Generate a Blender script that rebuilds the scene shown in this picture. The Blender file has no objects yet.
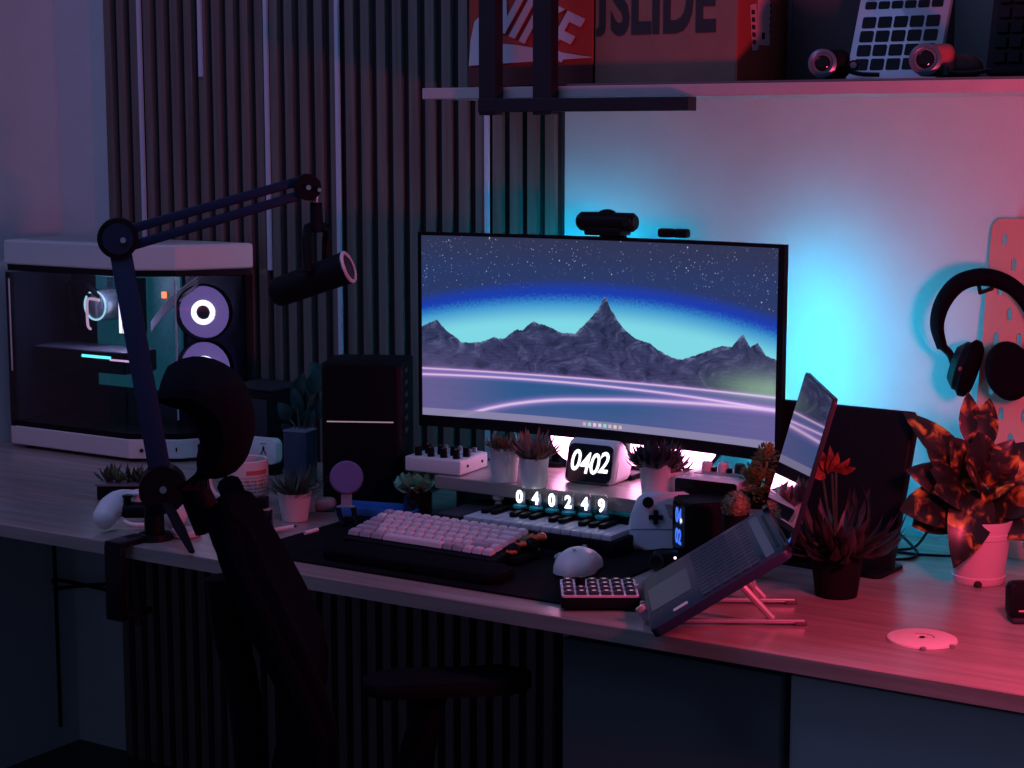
import bpy, bmesh, math, random
from mathutils import Vector, Matrix
random.seed(7)
PI = math.pi
SC = bpy.context.scene
COL = SC.collection
# ------------------------------------------------------------------ camera model (photo measurements -> metres)
FPX = 1780.0
PITCH = math.atan(251 / FPX)
YAW = math.atan(FPX / (2845 * math.cos(PITCH)))
EYE = 1.43
FW = Vector((-math.sin(YAW) * math.cos(PITCH), math.cos(YAW) * math.cos(PITCH), -math.sin(PITCH)))
RT = Vector((math.cos(YAW), math.sin(YAW), 0))
UP = RT.cross(FW)
CAM = Vector((0, 0, EYE))
def ray(x, y): return FW + RT * ((x - 512) / FPX) + UP * (-(y - 384) / FPX)
def at(x, y, w): return CAM + ray(x, y) * w
def onz(x, y, z):
    d = ray(x, y); return CAM + d * ((z - EYE) / d.z)
def ony(x, y, Y):
    d = ray(x, y); return CAM + d * (Y / d.y)
DZ = 0.75   # desk top height

cam = bpy.data.cameras.new('camera'); co = bpy.data.objects.new('camera', cam); COL.objects.link(co)
cam.sensor_width = 36; cam.lens = FPX / 1024 * 36; cam.clip_start = 0.05
co.location = CAM; co.rotation_euler = (PI / 2 - PITCH, 0, YAW)
SC.camera = co

# ------------------------------------------------------------------ materials
def M(name, col, rough=0.5, metal=0.0, emit=None, es=0.0, spec=0.5, noise=0.0, nscale=30.0, coat=0.0, bump=0.0):
    m = bpy.data.materials.new(name); m.use_nodes = True
    nt = m.node_tree; b = nt.nodes['Principled BSDF']
    b.inputs['Base Color'].default_value = (*col, 1)
    b.inputs['Roughness'].default_value = rough
    b.inputs['Metallic'].default_value = metal
    b.inputs['Specular IOR Level'].default_value = spec
    b.inputs['Coat Weight'].default_value = coat
    if emit:
        b.inputs['Emission Color'].default_value = (*emit, 1)
        b.inputs['Emission Strength'].default_value = es
    if noise > 0 or bump > 0:
        tc = nt.nodes.new('ShaderNodeTexCoord')
        n = nt.nodes.new('ShaderNodeTexNoise'); n.inputs['Scale'].default_value = nscale; n.inputs['Detail'].default_value = 4
        nt.links.new(tc.outputs['Object'], n.inputs['Vector'])
        if noise > 0:
            r = nt.nodes.new('ShaderNodeValToRGB')
            r.color_ramp.elements[0].position = 0.3; r.color_ramp.elements[1].position = 0.7
            r.color_ramp.elements[0].color = (*[c * (1 - noise) for c in col], 1)
            r.color_ramp.elements[1].color = (*[min(1, c * (1 + noise)) for c in col], 1)
            nt.links.new(n.outputs['Fac'], r.inputs['Fac']); nt.links.new(r.outputs['Color'], b.inputs['Base Color'])
        if bump > 0:
            bp = nt.nodes.new('ShaderNodeBump'); bp.inputs['Strength'].default_value = bump; bp.inputs['Distance'].default_value = 0.002
            nt.links.new(n.outputs['Fac'], bp.inputs['Height']); nt.links.new(bp.outputs['Normal'], b.inputs['Normal'])
    return m
def EM(name, col, s):
    return M(name, (0.02, 0.02, 0.02), 0.4, emit=col, es=s)
def wood(name, c0, c1, rough, along='X'):
    m = bpy.data.materials.new(name); m.use_nodes = True
    nt = m.node_tree; b = nt.nodes['Principled BSDF']
    tc = nt.nodes.new('ShaderNodeTexCoord'); mp = nt.nodes.new('ShaderNodeMapping')
    mp.inputs['Scale'].default_value = {'X': (1.4, 22, 22), 'Z': (30, 30, 1.5)}[along]
    n = nt.nodes.new('ShaderNodeTexNoise'); n.inputs['Scale'].default_value = 2.2; n.inputs['Detail'].default_value = 7; n.inputs['Distortion'].default_value = 0.6
    r = nt.nodes.new('ShaderNodeValToRGB')
    r.color_ramp.elements[0].position = 0.28; r.color_ramp.elements[1].position = 0.72
    r.color_ramp.elements[0].color = (*c0, 1); r.color_ramp.elements[1].color = (*c1, 1)
    nt.links.new(tc.outputs['Object'], mp.inputs['Vector']); nt.links.new(mp.outputs['Vector'], n.inputs['Vector'])
    nt.links.new(n.outputs['Fac'], r.inputs['Fac']); nt.links.new(r.outputs['Color'], b.inputs['Base Color'])
    b.inputs['Roughness'].default_value = rough
    return m
def glass(name, tint=(1, 1, 1), refl=0.06):
    m = bpy.data.materials.new(name); m.use_nodes = True
    nt = m.node_tree; nt.nodes.remove(nt.nodes['Principled BSDF'])
    out = nt.nodes['Material Output']
    t = nt.nodes.new('ShaderNodeBsdfTransparent'); t.inputs['Color'].default_value = (*tint, 1)
    g = nt.nodes.new('ShaderNodeBsdfGlossy'); g.inputs['Roughness'].default_value = 0.03
    lw_ = nt.nodes.new('ShaderNodeLayerWeight'); lw_.inputs['Blend'].default_value = 0.5
    pw = nt.nodes.new('ShaderNodeMath'); pw.operation = 'POWER'; nt.links.new(lw_.outputs['Facing'], pw.inputs[0]); pw.inputs[1].default_value = 4.0
    f = nt.nodes.new('ShaderNodeMath'); f.operation = 'MULTIPLY_ADD'; nt.links.new(pw.outputs[0], f.inputs[0]); f.inputs[1].default_value = 0.7; f.inputs[2].default_value = 0.03
    mx = nt.nodes.new('ShaderNodeMixShader')
    nt.links.new(f.outputs[0], mx.inputs['Fac']); nt.links.new(t.outputs[0], mx.inputs[1]); nt.links.new(g.outputs[0], mx.inputs[2])
    nt.links.new(mx.outputs[0], out.inputs['Surface'])
    return m

m_wall = M('painted_wall', (0.56, 0.58, 0.60), 0.85, noise=0.03, nscale=14, bump=0.05)
m_floor = wood('dark_floor', (0.05, 0.045, 0.04), (0.08, 0.07, 0.06), 0.5)
m_desk = wood('oak_laminate', (0.22, 0.185, 0.17), (0.37, 0.315, 0.295), 0.27)
m_deskedge = wood('oak_edge', (0.24, 0.22, 0.20), (0.36, 0.33, 0.31), 0.5)
m_slat = wood('slat_wood', (0.11, 0.085, 0.078), (0.19, 0.155, 0.14), 0.5, 'Z')
m_felt = M('black_felt', (0.012, 0.012, 0.014), 0.95)
m_white = M('white_plastic', (0.78, 0.76, 0.76), 0.42)
m_whitemetal = M('white_case_paint', (0.66, 0.64, 0.64), 0.38)
m_black = M('black_plastic', (0.005, 0.006, 0.009), 0.5, spec=0.12)
m_blackmat = M('black_rubber', (0.006, 0.0065, 0.010), 0.85, spec=0.06)
m_blacksoft = M('black_fabric', (0.0045, 0.0055, 0.009), 0.9, spec=0.03, bump=0.4, nscale=400)
m_gloss = M('black_gloss', (0.006, 0.006, 0.008), 0.08)
m_darkmetal = M('dark_metal', (0.016, 0.018, 0.026), 0.45, spec=0.2)
m_armmetal = M('arm_paint', (0.010, 0.026, 0.060), 0.5, spec=0.12)
m_steel = M('steel', (0.7, 0.7, 0.72), 0.25, metal=1)
m_grey = M('grey_plastic', (0.25, 0.25, 0.27), 0.5)
m_dgrey = M('dark_grey_plastic', (0.03, 0.032, 0.042), 0.5, spec=0.25)
m_ceramic = M('white_ceramic', (0.72, 0.68, 0.67), 0.3)
m_pot = M('white_pot', (0.72, 0.69, 0.70), 0.55)
m_soil = M('soil', (0.03, 0.022, 0.016), 0.95, noise=0.5, nscale=120)
m_strip = M('pale_strip', (0.55, 0.55, 0.66), 0.4)
m_glass = glass('clear_glass')
m_smoke = glass('case_glass', (0.74, 0.76, 0.82))
m_cyan = EM('cyan_led', (0.0, 0.49, 0.80), 76)
m_pink = EM('pink_lamp', (1.0, 0.36, 0.70), 10)

# ------------------------------------------------------------------ mesh builder
class MB:
    def __init__(self, off=None): self.b = bmesh.new(); self.off = Vector(off) if off is not None else Vector()
    def _place(self, vs, mat):
        for v in vs: v.co = mat @ v.co
    def box(self, c, s, bev=0.0, rot=None, seg=2):
        r = bmesh.ops.create_cube(self.b, size=1.0); vs = r['verts']
        for v in vs: v.co = Vector((v.co.x * s[0], v.co.y * s[1], v.co.z * s[2]))
        if bev > 0:
            es = list({e for v in vs for e in v.link_edges})
            rr = bmesh.ops.bevel(self.b, geom=es, offset=min(bev, min(s) * 0.49), segments=seg, affect='EDGES', profile=0.5)
            vs = list({v for f in rr['faces'] for v in f.verts} | {v for v in vs if v.is_valid})
        m = Matrix.Translation(Vector(c)) @ (rot.to_4x4() if rot is not None else Matrix.Identity(4))
        self._place(vs, m); return self
    def cyl(self, p0, p1, r0, r1=None, seg=20, cap=True):
        p0, p1 = Vector(p0), Vector(p1); d = p1 - p0
        r = bmesh.ops.create_cone(self.b, cap_ends=cap, segments=seg, radius1=r0, radius2=r0 if r1 is None else max(r1, 1e-5), depth=d.length)
        m = Matrix.Translation((p0 + p1) / 2) @ d.to_track_quat('Z', 'Y').to_matrix().to_4x4()
        self._place(r['verts'], m); return self
    def sph(self, c, r, sc=(1, 1, 1), seg=16, rot=None):
        q = bmesh.ops.create_uvsphere(self.b, u_segments=seg, v_segments=max(6, seg // 2), radius=r)
        m = Matrix.Translation(Vector(c)) @ (rot.to_4x4() if rot is not None else Matrix.Identity(4)) @ Matrix.Diagonal((*sc, 1))
        self._place(q['verts'], m); return self
    def lathe(self, prof, c=(0, 0, 0), seg=28, rot=None):
        m = Matrix.Translation(Vector(c)) @ (rot.to_4x4() if rot is not None else Matrix.Identity(4))
        rings = []
        for (r, z) in prof:
            if r < 1e-5: rings.append([self.b.verts.new(m @ Vector((0, 0, z)))])
            else: rings.append([self.b.verts.new(m @ Vector((r * math.cos(2 * PI * k / seg), r * math.sin(2 * PI * k / seg), z))) for k in range(seg)])
        for a, b in zip(rings[:-1], rings[1:]):
            for k in range(seg):
                k2 = (k + 1) % seg
                if len(a) == 1 and len(b) == 1: continue
                if len(a) == 1: f = [a[0], b[k], b[k2]]
                elif len(b) == 1: f = [a[k], b[0], a[k2]]
                else: f = [a[k], b[k], b[k2], a[k2]]
                try: self.b.faces.new(f)
                except ValueError: pass
        return self
    def tube(self, pts, r, seg=8, closed=False, sc=None):
        pts = [Vector(p) for p in pts]; n = len(pts); rings = []
        up = Vector((0.13, 0.21, 0.97))
        for i, p in enumerate(pts):
            if closed: t = pts[(i + 1) % n] - pts[i - 1]
            else: t = pts[min(i + 1, n - 1)] - pts[max(i - 1, 0)]
            t.normalize()
            a = t.cross(up)
            if a.length < 0.05: a = t.cross(Vector((1, 0, 0)))
            a.normalize(); b = a.cross(t)
            rr = r[i] if isinstance(r, (list, tuple)) else r
            rings.append([self.b.verts.new(p + a * (rr * math.cos(2 * PI * k / seg)) + b * (rr * (sc or 1) * math.sin(2 * PI * k / seg))) for k in range(seg)])
        rng = range(n) if closed else range(n - 1)
        for i in rng:
            A, B = rings[i], rings[(i + 1) % n]
            for k in range(seg):
                self.b.faces.new([A[k], A[(k + 1) % seg], B[(k + 1) % seg], B[k]])
        if not closed:
            self.b.faces.new(rings[0][::-1]); self.b.faces.new(rings[-1])
        return self
    def prism(self, outline, h0, h1, mat=None, bev=0.0, seg=2):
        """outline in local XY, extruded local Z h0..h1, then placed by mat"""
        m = mat if mat is not None else Matrix.Identity(4)
        lo = [self.b.verts.new(Vector((x, y, h0))) for x, y in outline]
        hi = [self.b.verts.new(Vector((x, y, h1))) for x, y in outline]
        n = len(outline); fs = [self.b.faces.new(lo[::-1]), self.b.faces.new(hi)]
        for k in range(n): self.b.faces.new([lo[k], lo[(k + 1) % n], hi[(k + 1) % n], hi[k]])
        vs = lo + hi
        if bev > 0:
            es = list(set(fs[0].edges) | set(fs[1].edges))
            rr = bmesh.ops.bevel(self.b, geom=es, offset=bev, segments=seg, affect='EDGES', profile=0.5)
            vs = list({v for f in rr['faces'] for v in f.verts} | {v for v in vs if v.is_valid})
        self._place(vs, m); return self
    def poly(self, pts):
        self.b.faces.new([self.b.verts.new(Vector(p)) for p in pts]); return self
    def leaf(self, p0, p1, width, up=(0, 0, 1), sag=0.0, n=7, fold=0.25, shape=0.0, th=0.0):
        """curved folded leaf from p0 to p1; sag lifts (+) or drops (-) the middle"""
        p0, p1, up = Vector(p0), Vector(p1), Vector(up)
        d = p1 - p0; L = d.length; s = d.cross(up)
        if s.length < 1e-4: s = d.cross(Vector((1, 0, 0)))
        s.normalize(); nn = s.cross(d).normalized(); rows = []
        for i in range(n + 1):
            t = i / n
            c = p0 + d * t + nn * (sag * L * 4 * t * (1 - t))
            w = width * 0.5 * (math.sin(PI * min(1, t ** (0.8 + shape)) ) ** 0.8 if 0 < t < 1 else 0.03)
            f = nn * (fold * w)
            rows.append([self.b.verts.new(c - s * w + f), self.b.verts.new(c - s * w * 0.5 + f * 0.4), self.b.verts.new(c), self.b.verts.new(c + s * w * 0.5 + f * 0.4), self.b.verts.new(c + s * w + f)])
        for a, b in zip(rows[:-1], rows[1:]):
            for k in range(4): self.b.faces.new([a[k], a[k + 1], b[k + 1], b[k]])
        return self
    def add(self, mesh, mat):
        b2 = bmesh.new(); b2.from_mesh(mesh); b2.transform(mat)
        t = bpy.data.meshes.new('tmp'); b2.to_mesh(t); b2.free(); self.b.from_mesh(t); bpy.data.meshes.remove(t); return self
def rrect(w, h, r, n=5, cx=0, cy=0):
    o = []
    for (sx, sy, a0) in ((1, 1, 0), (-1, 1, PI / 2), (-1, -1, PI), (1, -1, 3 * PI / 2)):
        for k in range(n + 1):
            a = a0 + PI / 2 * k / n
            o.append((cx + sx * (w / 2 - r) + r * math.cos(a), cy + sy * (h / 2 - r) + r * math.sin(a)))
    return o
def frame(o, x, y):
    """matrix with local X along x, local Y along y, at o"""
    x = Vector(x).normalized(); y = Vector(y); z = x.cross(y).normalized(); y = z.cross(x)
    m = Matrix((x, y, z)).transposed().to_4x4(); m.translation = Vector(o); return m
def rz(a): return Matrix.Rotation(a, 3, 'Z')
def rx(a): return Matrix.Rotation(a, 3, 'X')
def ry(a): return Matrix.Rotation(a, 3, 'Y')

# ------------------------------------------------------------------ object makers
def root_of(p):
    while p.parent: p = p.parent
    return p
def obj(name, mb, mat, parent=None, smooth=True, label=None, sub=0, world=False, angle=0.6):
    """link the builder as ONE mesh object. world=True: coordinates are world ones and get moved into the root's frame"""
    me = bpy.data.meshes.new(name)
    bmesh.ops.recalc_face_normals(mb.b, faces=mb.b.faces)
    if world and parent is not None:
        r = root_of(parent); W = Matrix.Translation(r.location) @ r.rotation_euler.to_matrix().to_4x4()
        bmesh.ops.transform(mb.b, matrix=W.inverted(), verts=mb.b.verts)
    elif world and parent is None:
        pass
    mb.b.to_mesh(me); mb.b.free()
    o = bpy.data.objects.new(name, me); COL.objects.link(o)
    if mat: me.materials.append(mat)
    if parent: o.parent = parent
    if smooth:
        me.polygons.foreach_set('use_smooth', [True] * len(me.polygons))
        try: me.set_sharp_from_angle(angle=angle)
        except Exception: pass
    if sub:
        md = o.modifiers.new('subdivision', 'SUBSURF'); md.levels = sub; md.render_levels = sub
    if label: o['label'] = label
    return o
def tag(o, label, cat, group=None, kind=None):
    o['label'] = label; o['category'] = cat
    if group: o['group'] = group
    if kind: o['kind'] = kind
    return o
def thing(name, label, cat, loc=(0, 0, 0), rot=0.0, group=None):
    o = bpy.data.objects.new(name, None); COL.objects.link(o)
    o.empty_display_size = 0.05; o.location = loc; o.rotation_euler = (0, 0, rot)
    return tag(o, label, cat, group)
def struct(name, mb, mat, smooth=False):
    o = obj(name, mb, mat, None, smooth); o['kind'] = 'structure'; return o
def one(name, mb, mat, label, cat, loc, group=None, **kw):
    """a thing that is one mesh: world coordinates, origin moved to loc"""
    bmesh.ops.translate(mb.b, vec=-Vector(loc), verts=mb.b.verts)
    o = obj(name, mb, mat, None, **kw); o.location = loc; return tag(o, label, cat, group)
def text_mesh(s, size, extrude=0.0, shear=0.0, offset=0.0, xs=1.0, spacing=1.0):
    c = bpy.data.curves.new('txt', 'FONT'); c.body = s; c.size = size; c.extrude = extrude; c.shear = shear; c.offset = offset
    c.align_x = 'CENTER'; c.align_y = 'CENTER'; c.space_character = spacing; c.resolution_u = 4
    o = bpy.data.objects.new('txt', c); COL.objects.link(o)
    bpy.context.view_layer.update()
    me = bpy.data.meshes.new_from_object(o.evaluated_get(bpy.context.evaluated_depsgraph_get()))
    bpy.data.objects.remove(o); bpy.data.curves.remove(c)
    for v in me.vertices: v.co.x *= xs
    return me
def text(name, s, size, mat, parent, m, world=True, extrude=0.0003, **kw):
    me = text_mesh(s, size, extrude, **kw); b = MB(); b.add(me, m); bpy.data.meshes.remove(me)
    return obj(name, b, mat, parent, smooth=False, world=world)
def holed_plate(outline, holes, thick):
    c = bpy.data.curves.new('pl', 'CURVE'); c.dimensions = '2D'; c.fill_mode = 'BOTH'; c.extrude = thick / 2
    for pts in [outline] + holes:
        s = c.splines.new('POLY'); s.points.add(len(pts) - 1)
        for p, q in zip(s.points, pts): p.co = (q[0], q[1], 0, 1)
        s.use_cyclic_u = True
    o = bpy.data.objects.new('pl', c); COL.objects.link(o); bpy.context.view_layer.update()
    me = bpy.data.meshes.new_from_object(o.evaluated_get(bpy.context.evaluated_depsgraph_get()))
    bpy.data.objects.remove(o); bpy.data.curves.remove(c); return me
def spline(ctrl, n=24):
    """Catmull-Rom through control points"""
    P = [Vector(p) for p in ctrl]; P = [P[0] * 2 - P[1]] + P + [P[-1] * 2 - P[-2]]; out = []
    segs = len(P) - 3
    for i in range(segs):
        a, b, c, d = P[i:i + 4]
        for k in range(n // segs + 1):
            t = k / (n // segs + 1)
            out.append(0.5 * ((2 * b) + (c - a) * t + (2 * a - 5 * b + 4 * c - d) * t * t + (3 * b - a - 3 * c + d) * t ** 3))
    out.append(P[-2]); return out

# ================================================================== SETTING
WY, LX = 2.90, -3.05
struct('floor', MB().box((-0.8, 0.9, -0.05), (4.8, 4.2, 0.1)), m_floor)
struct('wall_back', MB().box((-0.8, WY + 0.05, 1.4), (4.74, 0.1, 2.8)), m_wall)
struct('wall_left', MB().box((LX - 0.05, 1.35, 1.4), (0.1, 3.2, 2.8)), m_wall)
# two slatted acoustic panels side by side on the back wall
def slat_panel(x0, x1, n, label):
    t = thing('slat_panel', label, 'wall panel', ((x0 + x1) / 2, WY, 0), 0, 'slatted wood wall panels')
    obj('backing', MB().box(((x0 + x1) / 2, WY - 0.005, 1.35), (x1 - x0, 0.0098, 2.7)), m_felt, t, world=True, smooth=False)
    b = MB(); p = (x1 - x0) / n
    for k in range(n): b.box((x0 + p * (k + 0.5), WY - 0.0165, 1.35), (p * 0.53, 0.013, 2.7))
    obj('slats', b, m_slat, t, world=True, smooth=False)
slat_panel(-2.885, -2.30, 15, 'dark wood slatted wall panel behind the computer case, at the left')
slat_panel(-2.30, -1.715, 15, 'dark wood slatted wall panel behind the monitor, right of its twin')
for (x, z0, z1, lab) in ((-2.768, 0.9, 2.6, 'pale thin strip between slats, leftmost, running down behind the computer case'),
                         (-2.594, 1.548, 2.6, 'short pale thin strip on the slats ending high above the computer case'),
                         (-2.415, 1.146, 2.6, 'pale thin strip on the slats passing behind the microphone arm'),
                         (-2.231, 0.80, 2.6, 'pale thin strip on the slats running down behind the microphone and black tower'),
                         (-1.873, 0.8, 2.6, 'pale thin strip on the slats beneath the left end of the shelf')):
    one('cover_strip', MB().box((x, WY - 0.025, (z0 + z1) / 2), (0.009, 0.006, z1 - z0)), m_strip, lab, 'strip', (x, WY - 0.025, z0), 'thin strips on the slats', smooth=False)

# ================================================================== DESK
desk = thing('desk', 'long oak-look desk along the wall carrying the computer gear', 'desk', (-1.2, 2.5, 0))
obj('tabletop', MB().box((-1.22, 2.4925, 0.7385), (3.66, 0.765, 0.023), 0.0015), m_desk, desk, world=True, smooth=False)
obj('edge_band', MB().box((-1.22, 2.1095, 0.7383), (3.66, 0.0012, 0.0215)), m_deskedge, desk, world=True, smooth=False)
ped = thing('desk_pedestal', 'dark grey cabinet under the right half of the desk', 'cabinet', (-1.09, 2.45, 0))
m_ped = M('pedestal_laminate', (0.11, 0.125, 0.135), 0.6, spec=0.2)
obj('body', MB().box((-1.095, 2.50, 0.362), (0.335, 0.70, 0.724), 0.002), m_ped, ped, world=True, smooth=False)
obj('front_panel', MB().box((-1.095, 2.143, 0.362), (0.338, 0.012, 0.70), 0.002), m_ped, ped, world=True, smooth=False)
drw = thing('drawer_unit', 'slate grey drawer box hung under the right end of the desk', 'drawer', (-0.4, 2.45, 0.57))
m_drw = M('drawer_laminate', (0.42, 0.47, 0.48), 0.6, spec=0.2)
obj('box', MB().box((-0.425, 2.50, 0.6535), (0.985, 0.66, 0.1465), 0.002), m_drw, drw, world=True, smooth=False)
obj('drawer_front', MB().box((-0.425, 2.160, 0.640), (0.985, 0.016, 0.14), 0.002), m_drw, drw, world=True, smooth=False)
# desk mat
b = MB(); b.prism(rrect(0.62, 0.40, 0.012), 0, 0.003)
a0 = onz(268, 548, DZ); mat_c = Vector((-1.585, 2.368, DZ + 0.0005))
o = obj('desk_mat', b, m_blackmat); o.location = mat_c; o.scale = (1, 1, 1)
tag(o, 'large black desk mat under the white keyboard and mouse', 'desk mat')
# monitor riser
RZ, RY0 = 0.83, 2.545
rs = thing('monitor_riser', 'wooden monitor riser shelf with plants and clock on it', 'riser', (-1.42, 2.68, DZ))
obj('board', MB().box((-1.435, 2.675, RZ - 0.0115), (0.67, 0.26, 0.023), 0.0015), m_desk, rs, world=True, smooth=False)
for x in (-1.745, -1.125): obj('leg', MB().box((x, 2.69, (DZ + RZ - 0.023) / 2 + 0.0), (0.02, 0.2, RZ - 0.023 - DZ), 0.002), m_darkmetal, rs, world=True, smooth=False)

# ================================================================== SHELF
SZ0, SZ1, SY = 1.489, 1.508, 2.60
sh = thing('wall_shelf', 'wooden wall shelf across the top right of the photo holding boxes', 'shelf', (-1.2, 2.75, SZ0))
obj('board', MB().box((-0.715, 2.75, (SZ0 + SZ1) / 2), (2.23, 0.30, SZ1 - SZ0), 0.001), M('shelf_board', (0.46, 0.40, 0.40), 0.5, noise=0.06), sh, world=True, smooth=False)
obj('top_liner', MB().box((-0.62, 2.75, SZ1 + 0.002), (1.83, 0.298, 0.003)), M('liner_edge', (0.10, 0.11, 0.13), 0.4), sh, world=True, smooth=False)
br = thing('shelf_bracket', 'black steel shelf bracket hanging in front of the shoe box', 'bracket', (-1.6, 2.59, 1.45))
obj('post', MB().box((-1.676, 2.585, 2.07), (0.034, 0.026, 1.22), 0.002), m_darkmetal, br, world=True, smooth=False)
obj('post', MB().box((-1.567, 2.585, 2.07), (0.036, 0.026, 1.22), 0.002), m_darkmetal, br, world=True, smooth=False)
obj('rail', MB().box((-1.493, 2.585, 1.4765), (0.400, 0.03, 0.0225), 0.001), m_darkmetal, br, world=True, smooth=False)

TOPZ = SZ1 + 0.0038
# red shoe box
nb = thing('shoe_box', 'red shoe box with white swoosh and lettering on the shelf', 'box', (-1.645, 2.76, TOPZ))
m_red = M('red_card', (0.42, 0.035, 0.022), 0.6)
m_dred = M('dark_red_card', (0.10, 0.016, 0.018), 0.6)
m_lav = M('printed_white', (0.55, 0.52, 0.58), 0.6)
xa, xb, yf = -1.775, -1.522, 2.665
obj('box_body', MB().box(((xa + xb) / 2, yf + 0.107, TOPZ + 0.125), (xb - xa, 0.21, 0.25), 0.002), m_red, nb, world=True, smooth=False)
obj('lower_band', MB().box(((xa + xb) / 2, yf + 0.001, TOPZ + 0.0165), (xb - xa + 0.001, 0.004, 0.033)), m_dred, nb, world=True, smooth=False)
FM = frame((xa, yf, TOPZ), (1, 0, 0), (0, 0, 1))   # local x right, y up, z toward viewer (-Y)
sw = [(0.002, 0.036), (0.257 - 0.002, 0.045), (0.10, 0.070), (0.058, 0.074), (0.038, 0.083), (0.03, 0.10), (0.034, 0.128), (0.014, 0.112), (0.006, 0.080)]
obj('swoosh', MB().prism(sw, 0.0012, 0.0022, FM), m_lav, nb, world=True, smooth=False)
def box_letters(parent, s, size, cx, cy, rot, **kw):
    m = FM @ Matrix.Translation((cx, cy, 0.0008)) @ Matrix.Rotation(rot, 4, 'Z')
    return text('lettering', s, size, m_lav, parent, m, extrude=0.0012, **kw)
box_letters(nb, 'NIKE', 0.115, 0.122, 0.110, math.radians(-24), shear=0.22, offset=0.0028, xs=0.74, spacing=1.02)
# brown-orange slide box
sb = thing('slide_box', 'brown cardboard box lettered SLIDE on the shelf', 'box', (-1.39, 2.76, TOPZ))
m_card = M('brown_card', (0.24, 0.115, 0.09), 0.7, noise=0.08, nscale=20)
xa2, xb2 = -1.518, -1.255
obj('box_body', MB().box(((xa2 + xb2) / 2, 2.665 + 0.10, TOPZ + 0.1), (xb2 - xa2, 0.20, 0.20), 0.002), m_card, sb, world=True, smooth=False)
obj('side_panel', MB().box((xb2 + 0.0006, 2.665 + 0.10, TOPZ + 0.1), (0.0016, 0.198, 0.199)), M('orange_red_card', (0.42, 0.07, 0.05), 0.65), sb, world=True, smooth=False)
FM2 = frame((xa2, 2.665, TOPZ), (1, 0, 0), (0, 0, 1))
text('lettering', 'SLIDE', 0.140, M('black_print', (0.02, 0.02, 0.025), 0.7), sb, FM2 @ Matrix.Translation((0.128, 0.127, 0.0006)), extrude=0.0006, offset=0.0045, xs=0.56, spacing=1.02)
obj('lettering', MB().prism([(0.003, 0.080), (0.012, 0.080), (0.019, 0.086), (0.021, 0.094), (0.021, 0.18), (0.009, 0.18), (0.009, 0.098), (0.006, 0.092), (0.003, 0.092)], 0.0, 0.0012, FM2), bpy.data.materials['black_print'], sb, world=True, smooth=False)
SM = frame((xb2 + 0.0016, 2.665, TOPZ), (0, 1, 0), (0, 0, 1))
m_lbl = M('pink_label', (0.70, 0.42, 0.46), 0.7)
m_blkp = M('label_print', (0.03, 0.02, 0.02), 0.7)
obj('sticker', MB().prism(rrect(0.05, 0.105, 0.002, 2, 0.10, 0.115), 0, 0.0006, SM), m_lbl, sb, world=True, smooth=False)
obj('sticker', MB().prism(rrect(0.024, 0.075, 0.002, 2), 0.0006, 0.0011, SM @ Matrix.Translation((0.062, 0.09, 0)) @ Matrix.Rotation(0.16, 4, 'Z')), m_lbl, sb, world=True, smooth=False)
b = MB()
for k in range(7): b.box((0.125 + 0.0, 0.085 + k * 0.011, 0), (0.004, 0.006, 0.0008))
b.box((0.098, 0.078, 0), (0.011, 0.011, 0.0008))
for k in range(5): b.box((0.061 - 0.0015 * k, 0.066 + 0.012 * k, 0.0006), (0.012, 0.007, 0.0012))
bmesh.ops.transform(b.b, matrix=SM @ Matrix.Translation((0, 0, 0.0008)), verts=b.b.verts)
obj('barcode', b, m_blkp, sb, world=True, smooth=False)
# dark box at the back of the shelf
one('storage_box', MB().box((-1.10, 2.857, TOPZ + 0.13), (0.26, 0.07, 0.26), 0.004), M('dark_card', (0.045, 0.042, 0.05), 0.7), 'plain dark box standing behind the silver laptop keyboard on the shelf', 'box', (-1.10, 2.857, TOPZ), smooth=False)
# silver laptop with black keys leaning on the shelf
p0 = ony(850, 74, 2.70); p1 = ony(941, 74, 2.70)
lk = thing('silver_keyboard', 'silver keyboard deck with black keys leaning back on the shelf', 'keyboard', (0.5 * (p0.x + p1.x), 2.705, TOPZ))
KX0, KX1 = -1.083, -0.945
def lean(x, u, h=0.0):   # u up the deck
    a = math.radians(66); return Vector((x, 2.72 + u * math.cos(a) - h * math.sin(a), TOPZ + 0.006 + u * math.sin(a) + h * math.cos(a)))
LMX = frame(lean(KX0, 0), (1, 0, 0), lean(0, 1) - lean(0, 0))
W = KX1 - KX0
obj('deck', MB().prism(rrect(W + 0.012, 0.235, 0.006, 4, W / 2, 0.113), -0.012, 0, LMX, 0.001), M('aluminium', (0.42, 0.44, 0.50), 0.45, metal=0.3), lk, world=True)
kme = None
for r in range(8):
    n = 5 if r < 4 else 6
    kw = (W - 0.006) / n; kh = 0.019 if r < 4 else 0.0125
    yb = 0.012 + (r * 0.0245 if r < 4 else 0.107 + (r - 4) * 0.0165)
    for c in range(n):
        obj('keycap', MB().prism(rrect(kw * 0.82, kh, 0.002, 2, 0.003 + kw * (c + 0.5), yb + kh / 2), 0, 0.0016, LMX), m_black, lk, world=True, smooth=False)
# black keyboard leaning at right end
bk = thing('black_keyboard', 'black keyboard standing on edge at the right end of the shelf', 'keyboard', (-0.80, 2.76, TOPZ))
BMX = frame((-0.885, 2.74, TOPZ + 0.004), (1, 0, 0), (0, 0.25, 1))
obj('case', MB().prism(rrect(0.20, 0.15, 0.006, 4, 0.115, 0.078), -0.02, 0, BMX, 0.002), m_black, bk, world=True)
for r in range(5):
    for c in range(8):
        obj('keycap', MB().prism(rrect(0.0185, 0.0175, 0.002, 2, 0.035 + c * 0.0225, 0.03 + r * 0.0235), 0, 0.005, BMX), m_black, bk, world=True, smooth=False)
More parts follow.
